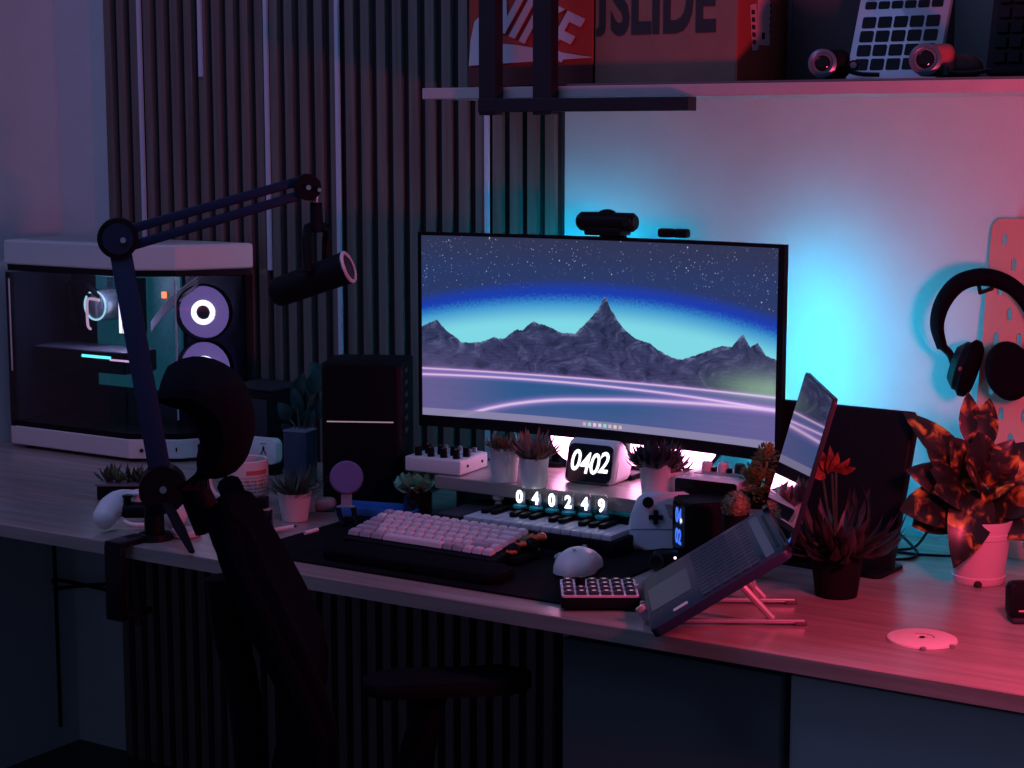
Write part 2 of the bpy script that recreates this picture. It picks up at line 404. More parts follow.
# two action gadgets (camera like) on shelf
def lens_gadget(name, label, px, bodymat, lensmat, s, arms, cat='camera', grp=None):
    p = ony(px[0], 76, 2.64); p.z = TOPZ
    t = thing(name, label, cat, p, math.radians(18))
    obj('body', MB().box((0.012 * s, 0.02, 0.024 * s), (0.05 * s, 0.05, 0.042 * s), 0.012, seg=3), bodymat, t)
    r = MB().lathe([(0.0, 0.0), (0.019 * s, 0), (0.021 * s, 0.008), (0.021 * s, 0.014), (0.016 * s, 0.016), (0.015 * s, 0.010), (0, 0.010)], (0, -0.004, 0.024 * s), 28, rx(PI / 2))
    obj('lens_ring', r, lensmat, t)
    obj('lens_glass', MB().sph((0, -0.012, 0.024 * s), 0.013 * s, (1, 0.35, 1)), m_gloss, t)
    for (a, bb, rr) in arms: obj('strap', MB().tube(spline([Vector(q) for q in (a, ((a[0] + bb[0]) / 2, (a[1] + bb[1]) / 2, (a[2] + bb[2]) / 2 - 0.004), bb)], 8), rr, 8, sc=0.6), m_dgrey, t)
    return t
m_ringm = M('lens_ring_metal', (0.22, 0.24, 0.30), 0.3, metal=0.7)
g1 = lens_gadget('action_camera', 'black round-lensed gadget at the left of the two on the shelf', (823, 78), m_black, m_ringm, 1.05, [((0.02, 0.01, 0.02), (0.085, 0.02, 0.008), 0.006)])
obj('side_dial', MB().cyl((0.047, -0.004, 0.022), (0.047, -0.012, 0.022), 0.008), m_black, g1)
obj('side_lens', MB().cyl((0.047, -0.012, 0.022), (0.047, -0.0135, 0.022), 0.005), m_ringm, g1)
m_redg = M('red_plastic', (0.40, 0.09, 0.09), 0.45)
g2 = lens_gadget('goggle_camera', 'red round-lensed gadget with grey strap lying on the shelf', (925, 78), m_redg, m_ringm, 1.15, [((0.02, -0.01, 0.01), (0.095, 0.01, 0.012), 0.006), ((0.03, -0.012, 0.018), (0.03, -0.012, 0.004), 0.006)])
obj('hood', MB().sph((0.05, 0.03, 0.016), 0.03, (1.2, 0.9, 0.7)), M('dark_red_plastic', (0.07, 0.02, 0.025), 0.5), g2)

# ================================================================== MONITOR (curved)
MX0, MX1, MZ0, MZ1, MYc = -1.870, -1.152, 0.898, 1.253, 2.64
mon = thing('monitor', 'wide curved monitor showing a starry mountain wallpaper', 'monitor', (-1.50, 2.70, RZ))
Rm, sag = 1.9, None
mxc = (MX0 + MX1) / 2; hw = (MX1 - MX0) / 2; ang = math.asin(hw / Rm); s0 = Rm * (1 - math.cos(ang))
def mpt(u, z, d=0.0):   # u 0..1 across, d = depth behind front surface
    a = -ang + 2 * ang * u
    return Vector((mxc + (Rm + d) * math.sin(a), MYc - (s0 - Rm * (1 - math.cos(a))) * -1 * -1 + (s0) * 0 + d * math.cos(a) + 0, z))
def mpt(u, z, d=0.0):
    a = -ang + 2 * ang * u
    # edges at MYc, the middle bulging away from the viewer
    return Vector((mxc + (Rm + d) * math.sin(a), MYc - s0 * 0 + (Rm * math.cos(a) - Rm * math.cos(ang)) + d * math.cos(a), z))
def curved_slab(z0, z1, u0, u1, d0, d1, n=32):
    b = MB(); rows = []
    for k in range(n + 1):
        u = u0 + (u1 - u0) * k / n
        rows.append([b.b.verts.new(mpt(u, z0, d0)), b.b.verts.new(mpt(u, z1, d0)), b.b.verts.new(mpt(u, z1, d1)), b.b.verts.new(mpt(u, z0, d1))])
    for A, B in zip(rows[:-1], rows[1:]):
        for k in range(4): b.b.faces.new([A[k], A[(k + 1) % 4], B[(k + 1) % 4], B[k]])
    b.b.faces.new(rows[0]); b.b.faces.new(rows[-1][::-1]); return b
obj('housing', curved_slab(MZ0, MZ1, 0, 1, 0.004, 0.010), m_black, mon, world=True)
obj('rear_shell', curved_slab(MZ0 + 0.03, MZ1 - 0.03, 0.06, 0.94, 0.009, 0.032), m_black, mon, world=True)
bz = MB()
for (z0, z1, u0, u1) in ((MZ1 - 0.006, MZ1, 0, 1), (MZ0, MZ0 + 0.020, 0, 1), (MZ0, MZ1, 0, 0.0085), (MZ0, MZ1, 0.984, 1)):
    q = curved_slab(z0, z1, u0, u1, -0.001, 0.006, 32 if u1 - u0 > .5 else 1); me = bpy.data.meshes.new('t'); q.b.to_mesh(me); bz.add(me, Matrix.Identity(4)); q.b.free()
obj('bezel', bz, m_black, mon, world=True)
b = MB(); b.box((-1.50, 2.705, 1.02), (0.10, 0.05, 0.20), 0.01); b.box((-1.50, 2.72, RZ + 0.09), (0.05, 0.02, 0.17), 0.005); b.box((-1.5, 2.72, RZ + 0.0056), (0.10, 0.07, 0.010), 0.004)
obj('stand', b, m_black, mon, world=True)
# ---- screen shader
class E:
    nt = None
    def __init__(s, sock): s.s = sock
    @staticmethod
    def mk(op, *a, clamp=False):
        n = E.nt.nodes.new('ShaderNodeMath'); n.operation = op; n.use_clamp = clamp
        for i, v in enumerate(a):
            if isinstance(v, E): E.nt.links.new(v.s, n.inputs[i])
            else: n.inputs[i].default_value = v
        return E(n.outputs[0])
    def __add__(s, o): return E.mk('ADD', s, o)
    __radd__ = __add__
    def __sub__(s, o): return E.mk('SUBTRACT', s, o)
    def __rsub__(s, o): return E.mk('SUBTRACT', o, s)
    def __mul__(s, o): return E.mk('MULTIPLY', s, o)
    __rmul__ = __mul__
    def __truediv__(s, o): return E.mk('DIVIDE', s, o)
def ss(x, a, b_):   # smoothstep
    n = E.nt.nodes.new('ShaderNodeMapRange'); n.interpolation_type = 'SMOOTHSTEP'
    E.nt.links.new(x.s, n.inputs['Value'])
    n.inputs['From Min'].default_value = a; n.inputs['From Max'].default_value = b_
    return E(n.outputs['Result'])
def gauss(x, w): return E.mk('EXPONENT', (x * x) * (-1.0 / (w * w)))
def mixc(f, a, b_):
    n = E.nt.nodes.new('ShaderNodeMix'); n.data_type = 'RGBA'
    if isinstance(f, E): E.nt.links.new(f.s, n.inputs['Factor'])
    else: n.inputs['Factor'].default_value = f
    for i, v in ((6, a), (7, b_)):
        if isinstance(v, tuple): n.inputs[i].default_value = (*v, 1)
        else: E.nt.links.new(v, n.inputs[i])
    return n.outputs[2]
def addc(a, col, f):
    n = E.nt.nodes.new('ShaderNodeMix'); n.data_type = 'RGBA'; n.blend_type = 'ADD'
    E.nt.links.new(f.s, n.inputs['Factor']); E.nt.links.new(a, n.inputs[6]); n.inputs[7].default_value = (*col, 1); return n.outputs[2]
def curve(x, pts, lo=0.0, hi=1.0, vec=False):
    n = E.nt.nodes.new('ShaderNodeFloatCurve'); c = n.mapping.curves[0]
    pts = [(p, (v - lo) / (hi - lo)) for p, v in pts]
    c.points[0].location = pts[0]; c.points[1].location = pts[-1]
    for p in pts[1:-1]: c.points.new(*p)
    for p in c.points: p.handle_type = 'VECTOR' if vec else 'AUTO_CLAMPED'
    n.mapping.update(); E.nt.links.new(x.s, n.inputs['Value'])
    return E(n.outputs[0]) * (hi - lo) + lo
def noise(vec, scale, detail=3, rough=0.55):
    n = E.nt.nodes.new('ShaderNodeTexNoise'); n.inputs['Scale'].default_value = scale; n.inputs['Detail'].default_value = detail; n.inputs['Roughness'].default_value = rough
    E.nt.links.new(vec, n.inputs['Vector']); return E(n.outputs['Fac'])
def mapping(vec, sc, loc=(0, 0, 0)):
    n = E.nt.nodes.new('ShaderNodeMapping'); n.inputs['Scale'].default_value = sc; n.inputs['Location'].default_value = loc
    E.nt.links.new(vec, n.inputs['Vector']); return n.outputs[0]
def lin(*c): return tuple((x / 255 / 12.92) if x / 255 < 0.04045 else ((x / 255 + 0.055) / 1.055) ** 2.4 for x in c)
def screen_material():
    m = bpy.data.materials.new('wallpaper_screen'); m.use_nodes = True; nt = m.node_tree; E.nt = nt
    P = nt.nodes['Principled BSDF']
    tc = nt.nodes.new('ShaderNodeTexCoord'); sp = nt.nodes.new('ShaderNodeSeparateXYZ'); uv = tc.outputs['UV']
    nt.links.new(uv, sp.inputs[0]); u = E(sp.outputs['X']); v = 1 - E(sp.outputs['Y'])   # v from the top
    # sky
    du = u - 0.5
    arc = 0.255 + du * du * 0.45
    h = v - arc
    sky = mixc(ss(v, 0.0, 0.22), lin(50, 58, 92), lin(42, 62, 112))
    sky = mixc(ss(h, -0.06, 0.03), sky, lin(22, 66, 190))
    nz = noise(mapping(uv, (60, 22, 1)), 3.0, 2)
    sky = mixc(ss(h + (nz - 0.5) * 0.06, 0.02, 0.10), sky, lin(60, 160, 225))
    sky = mixc(ss(h, 0.06, 0.20), sky, lin(140, 238, 252))
    vo = nt.nodes.new('ShaderNodeTexVoronoi'); vo.inputs['Scale'].default_value = 1.0
    nt.links.new(mapping(uv, (84, 40, 1)), vo.inputs['Vector'])
    cl = noise(mapping(uv, (6, 3, 1)), 2.0, 3)
    wn = nt.nodes.new('ShaderNodeTexWhiteNoise'); nt.links.new(vo.outputs['Position'], wn.inputs['Vector'])
    star = (1 - ss(E(vo.outputs['Distance']), 0.06, 0.20)) * ss(E(wn.outputs['Value']), 0.62, 1.0) * (1 - ss(h, -0.1, 0.03)) * ss(cl, 0.35, 0.6)
    sky = addc(sky, (0.8, 0.8, 0.95), star)
    vo2 = nt.nodes.new('ShaderNodeTexVoronoi'); vo2.inputs['Scale'].default_value = 1.0
    nt.links.new(mapping(uv, (170, 80, 1), (3.3, 1.7, 0)), vo2.inputs['Vector'])
    wn3 = nt.nodes.new('ShaderNodeTexWhiteNoise'); nt.links.new(vo2.outputs['Position'], wn3.inputs['Vector'])
    star2 = (1 - ss(E(vo2.outputs['Distance']), 0.08, 0.30)) * ss(E(wn3.outputs['Value']), 0.55, 1.0) * (1 - ss(h, -0.12, 0.02)) * ss(cl, 0.30, 0.62)
    sky = addc(sky, (0.55, 0.55, 0.75), star2)
    # mountains
    prof = [(0, .505), (.042, .462), (.075, .53), (.115, .585), (.17, .575), (.205, .545), (.235, .55), (.268, .495), (.285, .50), (.315, .445), (.36, .47), (.40, .505), (.435, .495), (.47, .43), (.50, .36), (.517, .285), (.535, .36), (.565, .445), (.60, .50), (.645, .525), (.69, .575), (.737, .595), (.79, .55), (.845, .505), (.875, .50), (.905, .435), (.925, .50), (.945, .475), (.97, .535), (1, .55)]
    rid = curve(u, prof, 0.2, 0.7, True)
    jag = noise(mapping(uv, (26, 0.0, 1)), 1.0, 8, 0.72)
    rid = rid + (jag - 0.5) * 0.05
    mask = ss(v - rid, -0.002, 0.003)
    depth = v - rid
    warp = noise(mapping(uv, (5, 5, 1)), 1.0, 3)
    n2 = nt.nodes.new('ShaderNodeCombineXYZ')
    nt.links.new((u * 34 + warp * 9 + v * 10).s, n2.inputs[0]); nt.links.new((v * 15 + warp * 3).s, n2.inputs[1])
    rn = noise(n2.outputs[0], 1.0, 7, 0.62)
    con = E.mk('SINE', (v + rn * 0.05 + jag * 0.03) * 330) * 0.5 + 0.5
    base = mixc(ss(v, 0.40, 0.74), lin(50, 62, 98), lin(66, 66, 112))
    base = mixc(ss(rn, 0.50, 0.66) * 0.55, base, lin(104, 108, 152))
    base = mixc((1 - ss(rn, 0.34, 0.50)) * 0.70, base, lin(24, 30, 56))
    base = mixc(con * 0.22 * ss(depth, 0.0, 0.08), base, lin(26, 30, 56))
    base = mixc((1 - ss(depth, 0.0, 0.035)) * ss(rn, 0.46, 0.6) * 0.5, base, lin(140, 150, 190))
    base = mixc(ss(u, 0.80, 1.0) * 0.50 * ss(v, 0.5, 0.75), base, lin(150, 165, 180))
    base = mixc((1 - ss(u, 0.0, 0.25)) * 0.35 * ss(v, 0.55, 0.75), base, lin(120, 110, 160))
    col = mixc(mask, sky, base)
    # water
    wat = mixc(ss(u, 0.0, 0.30), lin(112, 104, 160), lin(46, 98, 152))
    wat = mixc(ss(u, 0.50, 1.0), wat, lin(112, 106, 166))
    wat = mixc(ss(v, 0.84, 1.0) * 0.35, wat, lin(112, 104, 168))
    wn2 = noise(mapping(uv, (4, 140, 1)), 1.0, 3)
    wat = mixc(ss(wn2, 0.45, 0.7) * 0.22, wat, lin(80, 70, 130))
    col = mixc(ss(v, 0.735, 0.742), col, wat)
    # neon lines
    l1 = v - (0.738 + (u - 0.5) * 0.0); l2 = v - (0.772 - 0.012 * (1 - (u - 0.5) * (u - 0.5) * 4) + u * u * 0.03)
    ucl = E.mk('SUBTRACT', u, 0.10)
    l3 = v - curve(u, [(0, 1.06), (.115, .99), (.2, .935), (.28, .897), (.38, .865), (.486, .846), (.6, .828), (.737, .815), (.87, .806), (1, .80)], 0.7, 1.1)
    for l, s_, wgt in ((l1, 0.0045, 0.85), (l2, 0.005, 1.0), (l3, 0.0075, 1.0)):
        col = addc(col, lin(190, 120, 215), gauss(l, s_ * 2.6) * 0.55 * wgt)
        col = mixc(gauss(l, s_) * wgt, col, lin(244, 214, 250))
    col = addc(col, lin(90, 130, 60), gauss((u - 0.97), 0.13) * gauss(v - 0.70, 0.06))
    # task bar
    tb = ss(v, 0.958, 0.962)
    col = mixc(tb * 0.92, col, lin(150, 144, 182))
    k = (u - 0.455) / 0.0145
    cell = E.mk('FRACT', k)
    fl = E.mk('FLOOR', k)
    inb = ss(u, 0.455, 0.4551) * (1 - ss(u, 0.570, 0.5701))
    dotm = (1 - ss(E.mk('ABSOLUTE', cell - 0.5), 0.28, 0.34)) * (1 - ss(E.mk('ABSOLUTE', v - 0.981), 0.0085, 0.0105)) * inb
    w2 = nt.nodes.new('ShaderNodeTexWhiteNoise'); w2.noise_dimensions = '1D'; nt.links.new(fl.s, w2.inputs['W'])
    hs = nt.nodes.new('ShaderNodeMix'); hs.data_type = 'RGBA'; hs.inputs[0].default_value = 0.45
    nt.links.new(w2.outputs['Color'], hs.inputs[6]); hs.inputs[7].default_value = (0.85, 0.9, 0.9, 1)
    col = mixc(dotm, col, hs.outputs[2])
    nt.links.new(col, P.inputs['Emission Color']); P.inputs['Emission Strength'].default_value = 0.80
    P.inputs['Base Color'].default_value = (0.01, 0.01, 0.012, 1); P.inputs['Roughness'].default_value = 0.35
    return m
m_screen = screen_material()
b = MB(); n = 48; su0, su1, sz0, sz1 = 0.0085, 0.984, MZ0 + 0.020, MZ1 - 0.006
uvl = b.b.loops.layers.uv.new('UVMap')
cols = [(b.b.verts.new(mpt(su0 + (su1 - su0) * k / n, sz0, 0.002)), b.b.verts.new(mpt(su0 + (su1 - su0) * k / n, sz1, 0.002))) for k in range(n + 1)]
for k in range(n):
    f = b.b.faces.new([cols[k][0], cols[k + 1][0], cols[k + 1][1], cols[k][1]])
    for lp, q in zip(f.loops, ((k / n, 0), ((k + 1) / n, 0), ((k + 1) / n, 1), (k / n, 1))): lp[uvl].uv = q
obj('screen', b, m_screen, mon, world=True)
# devices on the monitor
wy = MYc + 0.045
wc = thing('webcam', 'black bar-shaped webcam clipped on top of the monitor', 'webcam', (-1.48, wy, MZ1))
pc_ = ony(609, 224, 2.66); wx0, wx1 = ony(575, 225, 2.68).x - 0.004, ony(642, 227, 2.68).x
obj('body', MB().tube([(wx0 + 0.012, 2.68, 1.279), (wx0 + 0.018, 2.68, 1.279), ((wx0 + wx1) / 2, 2.68, 1.279), (wx1 - 0.018, 2.68, 1.279), (wx1 - 0.012, 2.68, 1.279)], [0.012, 0.0165, 0.0165, 0.0165, 0.012], 16), m_black, wc, world=True)
obj('top_dial', MB().sph(((wx0 + wx1) / 2 + 0.0, 2.68, 1.291), 0.013, (1.4, 1, 0.75)), m_black, wc, world=True)
obj('lens', MB().cyl((wx1 - 0.022, 2.665, 1.281), (wx1 - 0.022, 2.662, 1.281), 0.008), m_gloss, wc, world=True)
b = MB(); b.box(((wx0 + wx1) / 2 - 0.002, 2.685, 1.263), (0.072, 0.04, 0.014), 0.003); b.box(((wx0 + wx1) / 2 - 0.01, 2.72, 1.245), (0.05, 0.012, 0.05), 0.002)
obj('clip', b, m_black, wc, world=True)
sn = thing('light_bar_sensor', 'tiny black two-lobed gadget on top of the monitor right of the webcam', 'sensor', (-1.36, 2.68, MZ1))
sx0, sx1 = ony(659, 236, 2.68).x, ony(689, 238, 2.68).x
for x in (sx0 + 0.014, sx1 - 0.014): obj('pod', MB().box((x, 2.68, 1.2635), (0.027, 0.018, 0.015), 0.004), m_black, sn, world=True)
obj('bridge', MB().box(((sx0 + sx1) / 2, 2.68, 1.259), (0.02, 0.012, 0.005), 0.001), m_black, sn, world=True)
# cyan light bars behind the monitor
def light_bar(x, z0, z1, label, e, y=2.775, turn=0.0):
    t = thing('light_bar', label, 'lamp', (x, y, RZ), turn, 'cyan light bars behind the monitor')
    zc, hh = (z0 + z1) / 2 - RZ, z1 - z0
    obj('body', MB().box((0, -0.012, zc), (0.03, 0.02, hh), 0.004), m_black, t)
    obj('base', MB().cyl((0, -0.014, 0), (0, -0.014, 0.008), 0.026), m_black, t)
    obj('neck', MB().cyl((0, -0.014, 0.004), (0, -0.014, z0 - RZ + 0.01), 0.006), m_black, t)
    obj('diffuser', MB().box((0, 0.001, zc), (0.02, 0.008, hh - 0.02), 0.002), e, t)
light_bar(-1.222, 0.86, 1.21, 'cyan glowing light bar behind the right end of the monitor', m_cyan, y=2.742, turn=-0.85)
light_bar(-1.64, 1.0, 1.235, 'cyan glowing light bar behind the middle of the monitor', EM('cyan_led_dim', (0.0, 0.49, 0.82), 80), y=2.757)
# pink round lamps under the monitor
for px, lab in ((584, 'left'), (638, 'middle'), (692, 'right')):
    c = ony(px - (6 if lab == 'left' else 0), {584: 433, 638: 435, 692: 437}[px], 2.74)
    t = thing('round_lamp', {'left': 'pink-white round glowing lamp under the monitor, left of the clock', 'middle': 'pink-white round glowing lamp behind the clock, under the monitor', 'right': 'pink-white round glowing lamp under the monitor, right of the dark potted plant'}[lab], 'lamp', (c.x, 2.74, RZ), 0, 'round lamps under the monitor')
    R = 0.055
    obj('shell', MB().lathe([(0, 0.03), (R * 0.8, 0.028), (R + 0.004, 0.012), (R + 0.004, 0), (R, 0)], (c.x, 2.735, c.z), 36, rx(PI / 2) @ Matrix.Rotation(PI, 3, 'X')), m_black, t, world=True)
    obj('diffuser', MB().lathe([(0, 0.010), (R * 0.6, 0.008), (R, 0.0), (0, 0.0)], (c.x, 2.735, c.z), 36, rx(PI / 2)), m_pink, t, world=True)
    obj('foot', MB().box((c.x, 2.75, RZ + 0.01), (0.05, 0.03, 0.02), 0.003), m_black, t, world=True)
# ================================================================== PC CASE
PA, PB, PC_, PD, PE = (-2.975, 2.66), (-2.625, 2.66), (-2.532, 2.715), (-2.443, 2.853), (-2.975, 2.853)
foot = [PA, PB, PC_, PD, PE]
pc = thing('computer_case', 'white-topped glass computer case with glowing fans at the left of the desk', 'computer', (-2.75, 2.75, DZ))
def shrink(poly, d):
    cx = sum(p[0] for p in poly) / len(poly); cy = sum(p[1] for p in poly) / len(poly)
    return [(p[0] + d * (1 if p[0] < cx else -1), p[1] + d * (1 if p[1] < cy else -1)) for p in poly]
ZB0, ZB1, ZG1, ZT0, ZT1 = DZ + 0.008, DZ + 0.048, 1.137, 1.150, 1.203
obj('base_panel', MB().prism(foot, ZB0, ZB1, bev=0.002), m_whitemetal, pc, world=True, smooth=False)
obj('top_panel', MB().prism(foot, ZT0, ZT1, bev=0.005, seg=3), m_whitemetal, pc, world=True, smooth=False)
obj('top_vent', MB().prism([(-2.94, 2.69), (-2.64, 2.69), (-2.575, 2.73), (-2.56, 2.82), (-2.94, 2.82)], ZT1, ZT1 + 0.002), M('vent_mesh', (0.40, 0.39, 0.40), 0.7, noise=0.4, nscale=700), pc, world=True)
obj('upper_rim', MB().prism(shrink(foot, 0.004), ZG1, ZT0), m_black, pc, world=True, smooth=False)
obj('lower_rim', MB().prism(shrink(foot, 0.004), ZB1, ZB1 + 0.012), m_black, pc, world=True, smooth=False)
for (x, y) in ((-2.94, 2.69), (-2.63, 2.685), (-2.53, 2.80), (-2.94, 2.82)):
    obj('foot', MB().cyl((x, y, DZ), (x, y, ZB0 + 0.002), 0.013), m_blackmat, pc, world=True)
m_int = M('case_interior', (0.016, 0.022, 0.045), 0.5, spec=0.2)
obj('rear_wall', MB().box((-2.968, 2.755, 0.965), (0.008, 0.17, 0.335)), m_int, pc, world=True, smooth=False)
obj('tray', MB().box((-2.715, 2.845, 0.965), (0.50, 0.008, 0.335)), m_int, pc, world=True, smooth=False)
def gpanel(p, q, lab=None):
    d = Vector((q[0] - p[0], q[1] - p[1], 0)); c = Vector(((p[0] + q[0]) / 2, (p[1] + q[1]) / 2, (ZB1 + 0.012 + ZG1) / 2))
    obj('glass_panel', MB().box(c, (d.length - 0.003, 0.004, ZG1 - ZB1 - 0.013), rot=rz(math.atan2(d.y, d.x))), m_smoke, pc, world=True, smooth=False)
gpanel(PA, PB); gpanel(PB, PC_); gpanel(PC_, PD)
obj('corner_post', MB().box((-2.968, 2.666, 0.965), (0.013, 0.012, 0.335)), m_black, pc, world=True, smooth=False)
obj('edge_strip', MB().box((-2.961, 2.657, 1.02), (0.0025, 0.002, 0.20)), M('bright_edge', (0.6, 0.55, 0.6), 0.3), pc, world=True, smooth=False)
obj('seam_trim', MB().box((-2.5335, 2.7135, 0.985), (0.002, 0.003, 0.29)), M('seam_edge', (0.6, 0.62, 0.75), 0.25), pc, world=True, smooth=False)
obj('power_button', MB().cyl((-2.600, 2.672, DZ + 0.026), (-2.598, 2.670, DZ + 0.026), 0.004), m_black, pc, world=True)
for (t_, w_, h_) in ((0.72, 0.005, 0.013), (0.93, 0.003, 0.008)):
    x = PB[0] + (PC_[0] - PB[0]) * t_; y = PB[1] + (PC_[1] - PB[1]) * t_
    obj('front_port', MB().box((x, y - 0.0005, DZ + 0.028), (w_, 0.003, h_), rot=rz(math.atan2(0.055, 0.093))), m_black, pc, world=True, smooth=False)
# motherboard, cooler, memory, graphics card, fans
m_pcb = M('teal_board_glow', (0.04, 0.09, 0.11), 0.5, emit=(0.02, 0.20, 0.26), es=0.30, noise=0.35, nscale=90)  # faint teal emission stands in for light falling on the board
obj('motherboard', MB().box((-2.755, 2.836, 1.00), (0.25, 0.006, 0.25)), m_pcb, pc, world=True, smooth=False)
b = MB()
for k in range(3): b.box((-2.82 + 0.02 * (k % 2), 2.822, 1.05 + 0.028 * k), (0.02, 0.012, 0.02), 0.002)
obj('heatsink', b, M('teal_heatsink', (0.05, 0.14, 0.17), 0.35, metal=0.6), pc, world=True)
CC = Vector((-2.800, 2.80, 1.062))
obj('cooler_pump', MB().lathe([(0, 0.05), (0.026, 0.05), (0.034, 0.046), (0.036, 0.0), (0.030, -0.02), (0, -0.02)], CC, 28, rx(PI / 2)), M('pump_shell', (0.30, 0.38, 0.42), 0.25, metal=0.6), pc, world=True)
obj('pump_light', MB().tube([CC + Vector((0.031 * math.cos(a), -0.05, 0.031 * math.sin(a))) for a in [2 * PI * k / 24 for k in range(24)]], 0.0022, 6, True), EM('pump_glow', (0.45, 0.85, 0.95), 1.3), pc, world=True)
for dx in (-0.014, 0.014):
    obj('coolant_tube', MB().tube(spline([CC + Vector((dx, -0.045, 0.02)), CC + Vector((dx - 0.04, -0.055, 0.045)), CC + Vector((dx - 0.085, -0.035, 0.03)), CC + Vector((dx - 0.09, -0.01, -0.05))], 18), 0.007, 10), m_black, pc, world=True)
obj('bracket_loop', MB().tube(spline([(-2.772, 2.735, 1.076), (-2.795, 2.735, 1.078), (-2.807, 2.735, 1.074), (-2.809, 2.735, 1.05), (-2.808, 2.735, 1.02), (-2.800, 2.735, 1.012)], 20), 0.003, 8), EM('loop_glow', (0.95, 0.6, 0.8), 0.8), pc, world=True)
for k in range(4):
    z = 1.06; x = -2.752 + k * 0.010
    obj('memory_stick', MB().box((x, 2.80, z), (0.006, 0.045, 0.12)), m_black, pc, world=True, smooth=False)
    obj('memory_light', MB().box((x, 2.776, z - 0.02), (0.006, 0.003, 0.075)), EM('memory_glow', (0.9, 0.85, 1.0), 2.2), pc, world=True, smooth=False)
obj('graphics_card', MB().box((-2.82, 2.765, 0.945), (0.27, 0.10, 0.045), 0.004), m_black, pc, world=True)
obj('card_backplate', MB().box((-2.82, 2.765, 0.9685), (0.268, 0.098, 0.003), 0.001), M('backplate', (0.45, 0.40, 0.52), 0.4, metal=0.3), pc, world=True)
obj('card_light', MB().box((-2.765, 2.7145, 0.957), (0.085, 0.002, 0.006)), EM('card_glow', (0.15, 0.9, 0.9), 2.2), pc, world=True, smooth=False)
obj('card_light', MB().box((-2.695, 2.7145, 0.953), (0.06, 0.002, 0.004)), EM('card_glow_pink', (0.8, 0.45, 0.75), 1.4), pc, world=True, smooth=False)
for k in range(3):
    obj('card_fan', MB().lathe([(0.026, 0), (0.030, 0.004), (0.030, -0.002)], (-2.89 + k * 0.08, 2.765, 0.922), 20), m_dgrey, pc, world=True)
b = MB()
obj('debug_display', MB().box((-2.672, 2.828, 1.085), (0.012, 0.004, 0.014)), EM('orange_display', (1.0, 0.22, 0.06), 2.5), pc, world=True, smooth=False)
for k in range(4):
    o0 = Vector((-2.675, 2.79, 1.01 + 0.006 * k)); o1 = Vector((-2.535, 2.785, 1.112 + 0.007 * k))
    obj('cable', MB().tube(spline([o0, o0 + Vector((0.03, -0.02, 0.015)), o0 * 0.45 + o1 * 0.55 + Vector((0, -0.02, 0)), o1], 14), 0.0022, 6), M('sleeved_cable', (0.6, 0.58, 0.7), 0.6, emit=(0.3, 0.28, 0.42), es=0.12) if k == 0 else bpy.data.materials['sleeved_cable'], pc, world=True)  # slight emission in the cable material lightens the cables
cfill = bpy.data.lights.new('case_fill', 'POINT'); cfill.color = (0.62, 0.60, 1.0); cfill.energy = 0.55; cfill.shadow_soft_size = 0.02  # added fill light that brightens the parts inside the case
cfillo = bpy.data.objects.new('case_fill', cfill); COL.objects.link(cfillo); cfillo.location = (-2.74, 2.725, 1.105)
m_fan = EM('fan_glow', (0.32, 0.20, 0.62), 0.6); m_fanring = EM('fan_ring', (0.92, 0.85, 1.0), 2.6)
fdir = Vector((0.42, -0.91, 0)).normalized()
for z in (1.058, 0.94):
    c = Vector((-2.533, 2.800, z)); q = fdir.to_track_quat('Z', 'Y').to_matrix()
    f = obj('fan', MB().lathe([(0.058, -0.012), (0.060, 0.0), (0.060, 0.012), (0.057, 0.013), (0.055, 0.004)], c, 32, q), m_black, pc, world=True)
    bl = MB()
    for k in range(9):
        a = 2 * PI * k / 9
        pts = []
        for (rr, da, dz) in ((0.018, 0, 0.004), (0.053, 0.12, 0.004), (0.053, 0.72, -0.004), (0.018, 0.60, -0.004)):
            pts.append(c + q @ Vector((rr * math.cos(a + da), rr * math.sin(a + da), dz)))
        bl.poly(pts)
    obj('fan_blades', bl, m_fan, f, world=True, smooth=False)
    obj('fan_diffuser', MB().lathe([(0.0, -0.006), (0.055, -0.006), (0.055, -0.008), (0, -0.008)], c, 32, q), m_fan, f, world=True)
    obj('hub_ring', MB().tube([c + q @ Vector((0.0205 * math.cos(2 * PI * k / 28), 0.0205 * math.sin(2 * PI * k / 28), 0.008)) for k in range(28)], 0.0058, 8, True), m_fanring, f, world=True)
    obj('hub_cap', MB().lathe([(0, 0.008), (0.0145, 0.008), (0.0155, 0.0), (0, 0.0)], c, 24, q), m_dgrey, f, world=True)

# ================================================================== BOOM ARM + MICROPHONE
AB = onz(148, 541, DZ); AW = 2.99
arm = thing('boom_arm', 'black two-section microphone boom arm clamped to the desk front edge', 'microphone arm', (AB.x, AB.y, DZ))
ab = Vector((-2.082, 2.165, DZ))
b = MB(); b.box((ab.x - 0.014, 2.085, 0.690), (0.038, 0.014, 0.128), 0.003); b.box((ab.x - 0.014, 2.115, 0.756), (0.038, 0.070, 0.008), 0.002); b.box((ab.x - 0.014, 2.115, 0.632), (0.038, 0.070, 0.010), 0.002)
obj('clamp', b, m_black, arm, world=True)
obj('clamp_screw', MB().cyl((ab.x - 0.006, 2.125, 0.61), (ab.x - 0.006, 2.125, 0.722), 0.006), m_darkmetal, arm, world=True)
obj('base_disc', MB().cyl((ab.x, ab.y, DZ + 0.001), (ab.x, ab.y, DZ + 0.011), 0.030, 0.027), m_black, arm, world=True)
obj('post', MB().cyl((ab.x, ab.y, DZ + 0.01), (ab.x, ab.y, DZ + 0.075), 0.017), m_black, arm, world=True)
J0 = at(163, 488, AW); J1 = at(118, 238, AW + 0.02); J2 = at(307, 187, AW + 0.06)
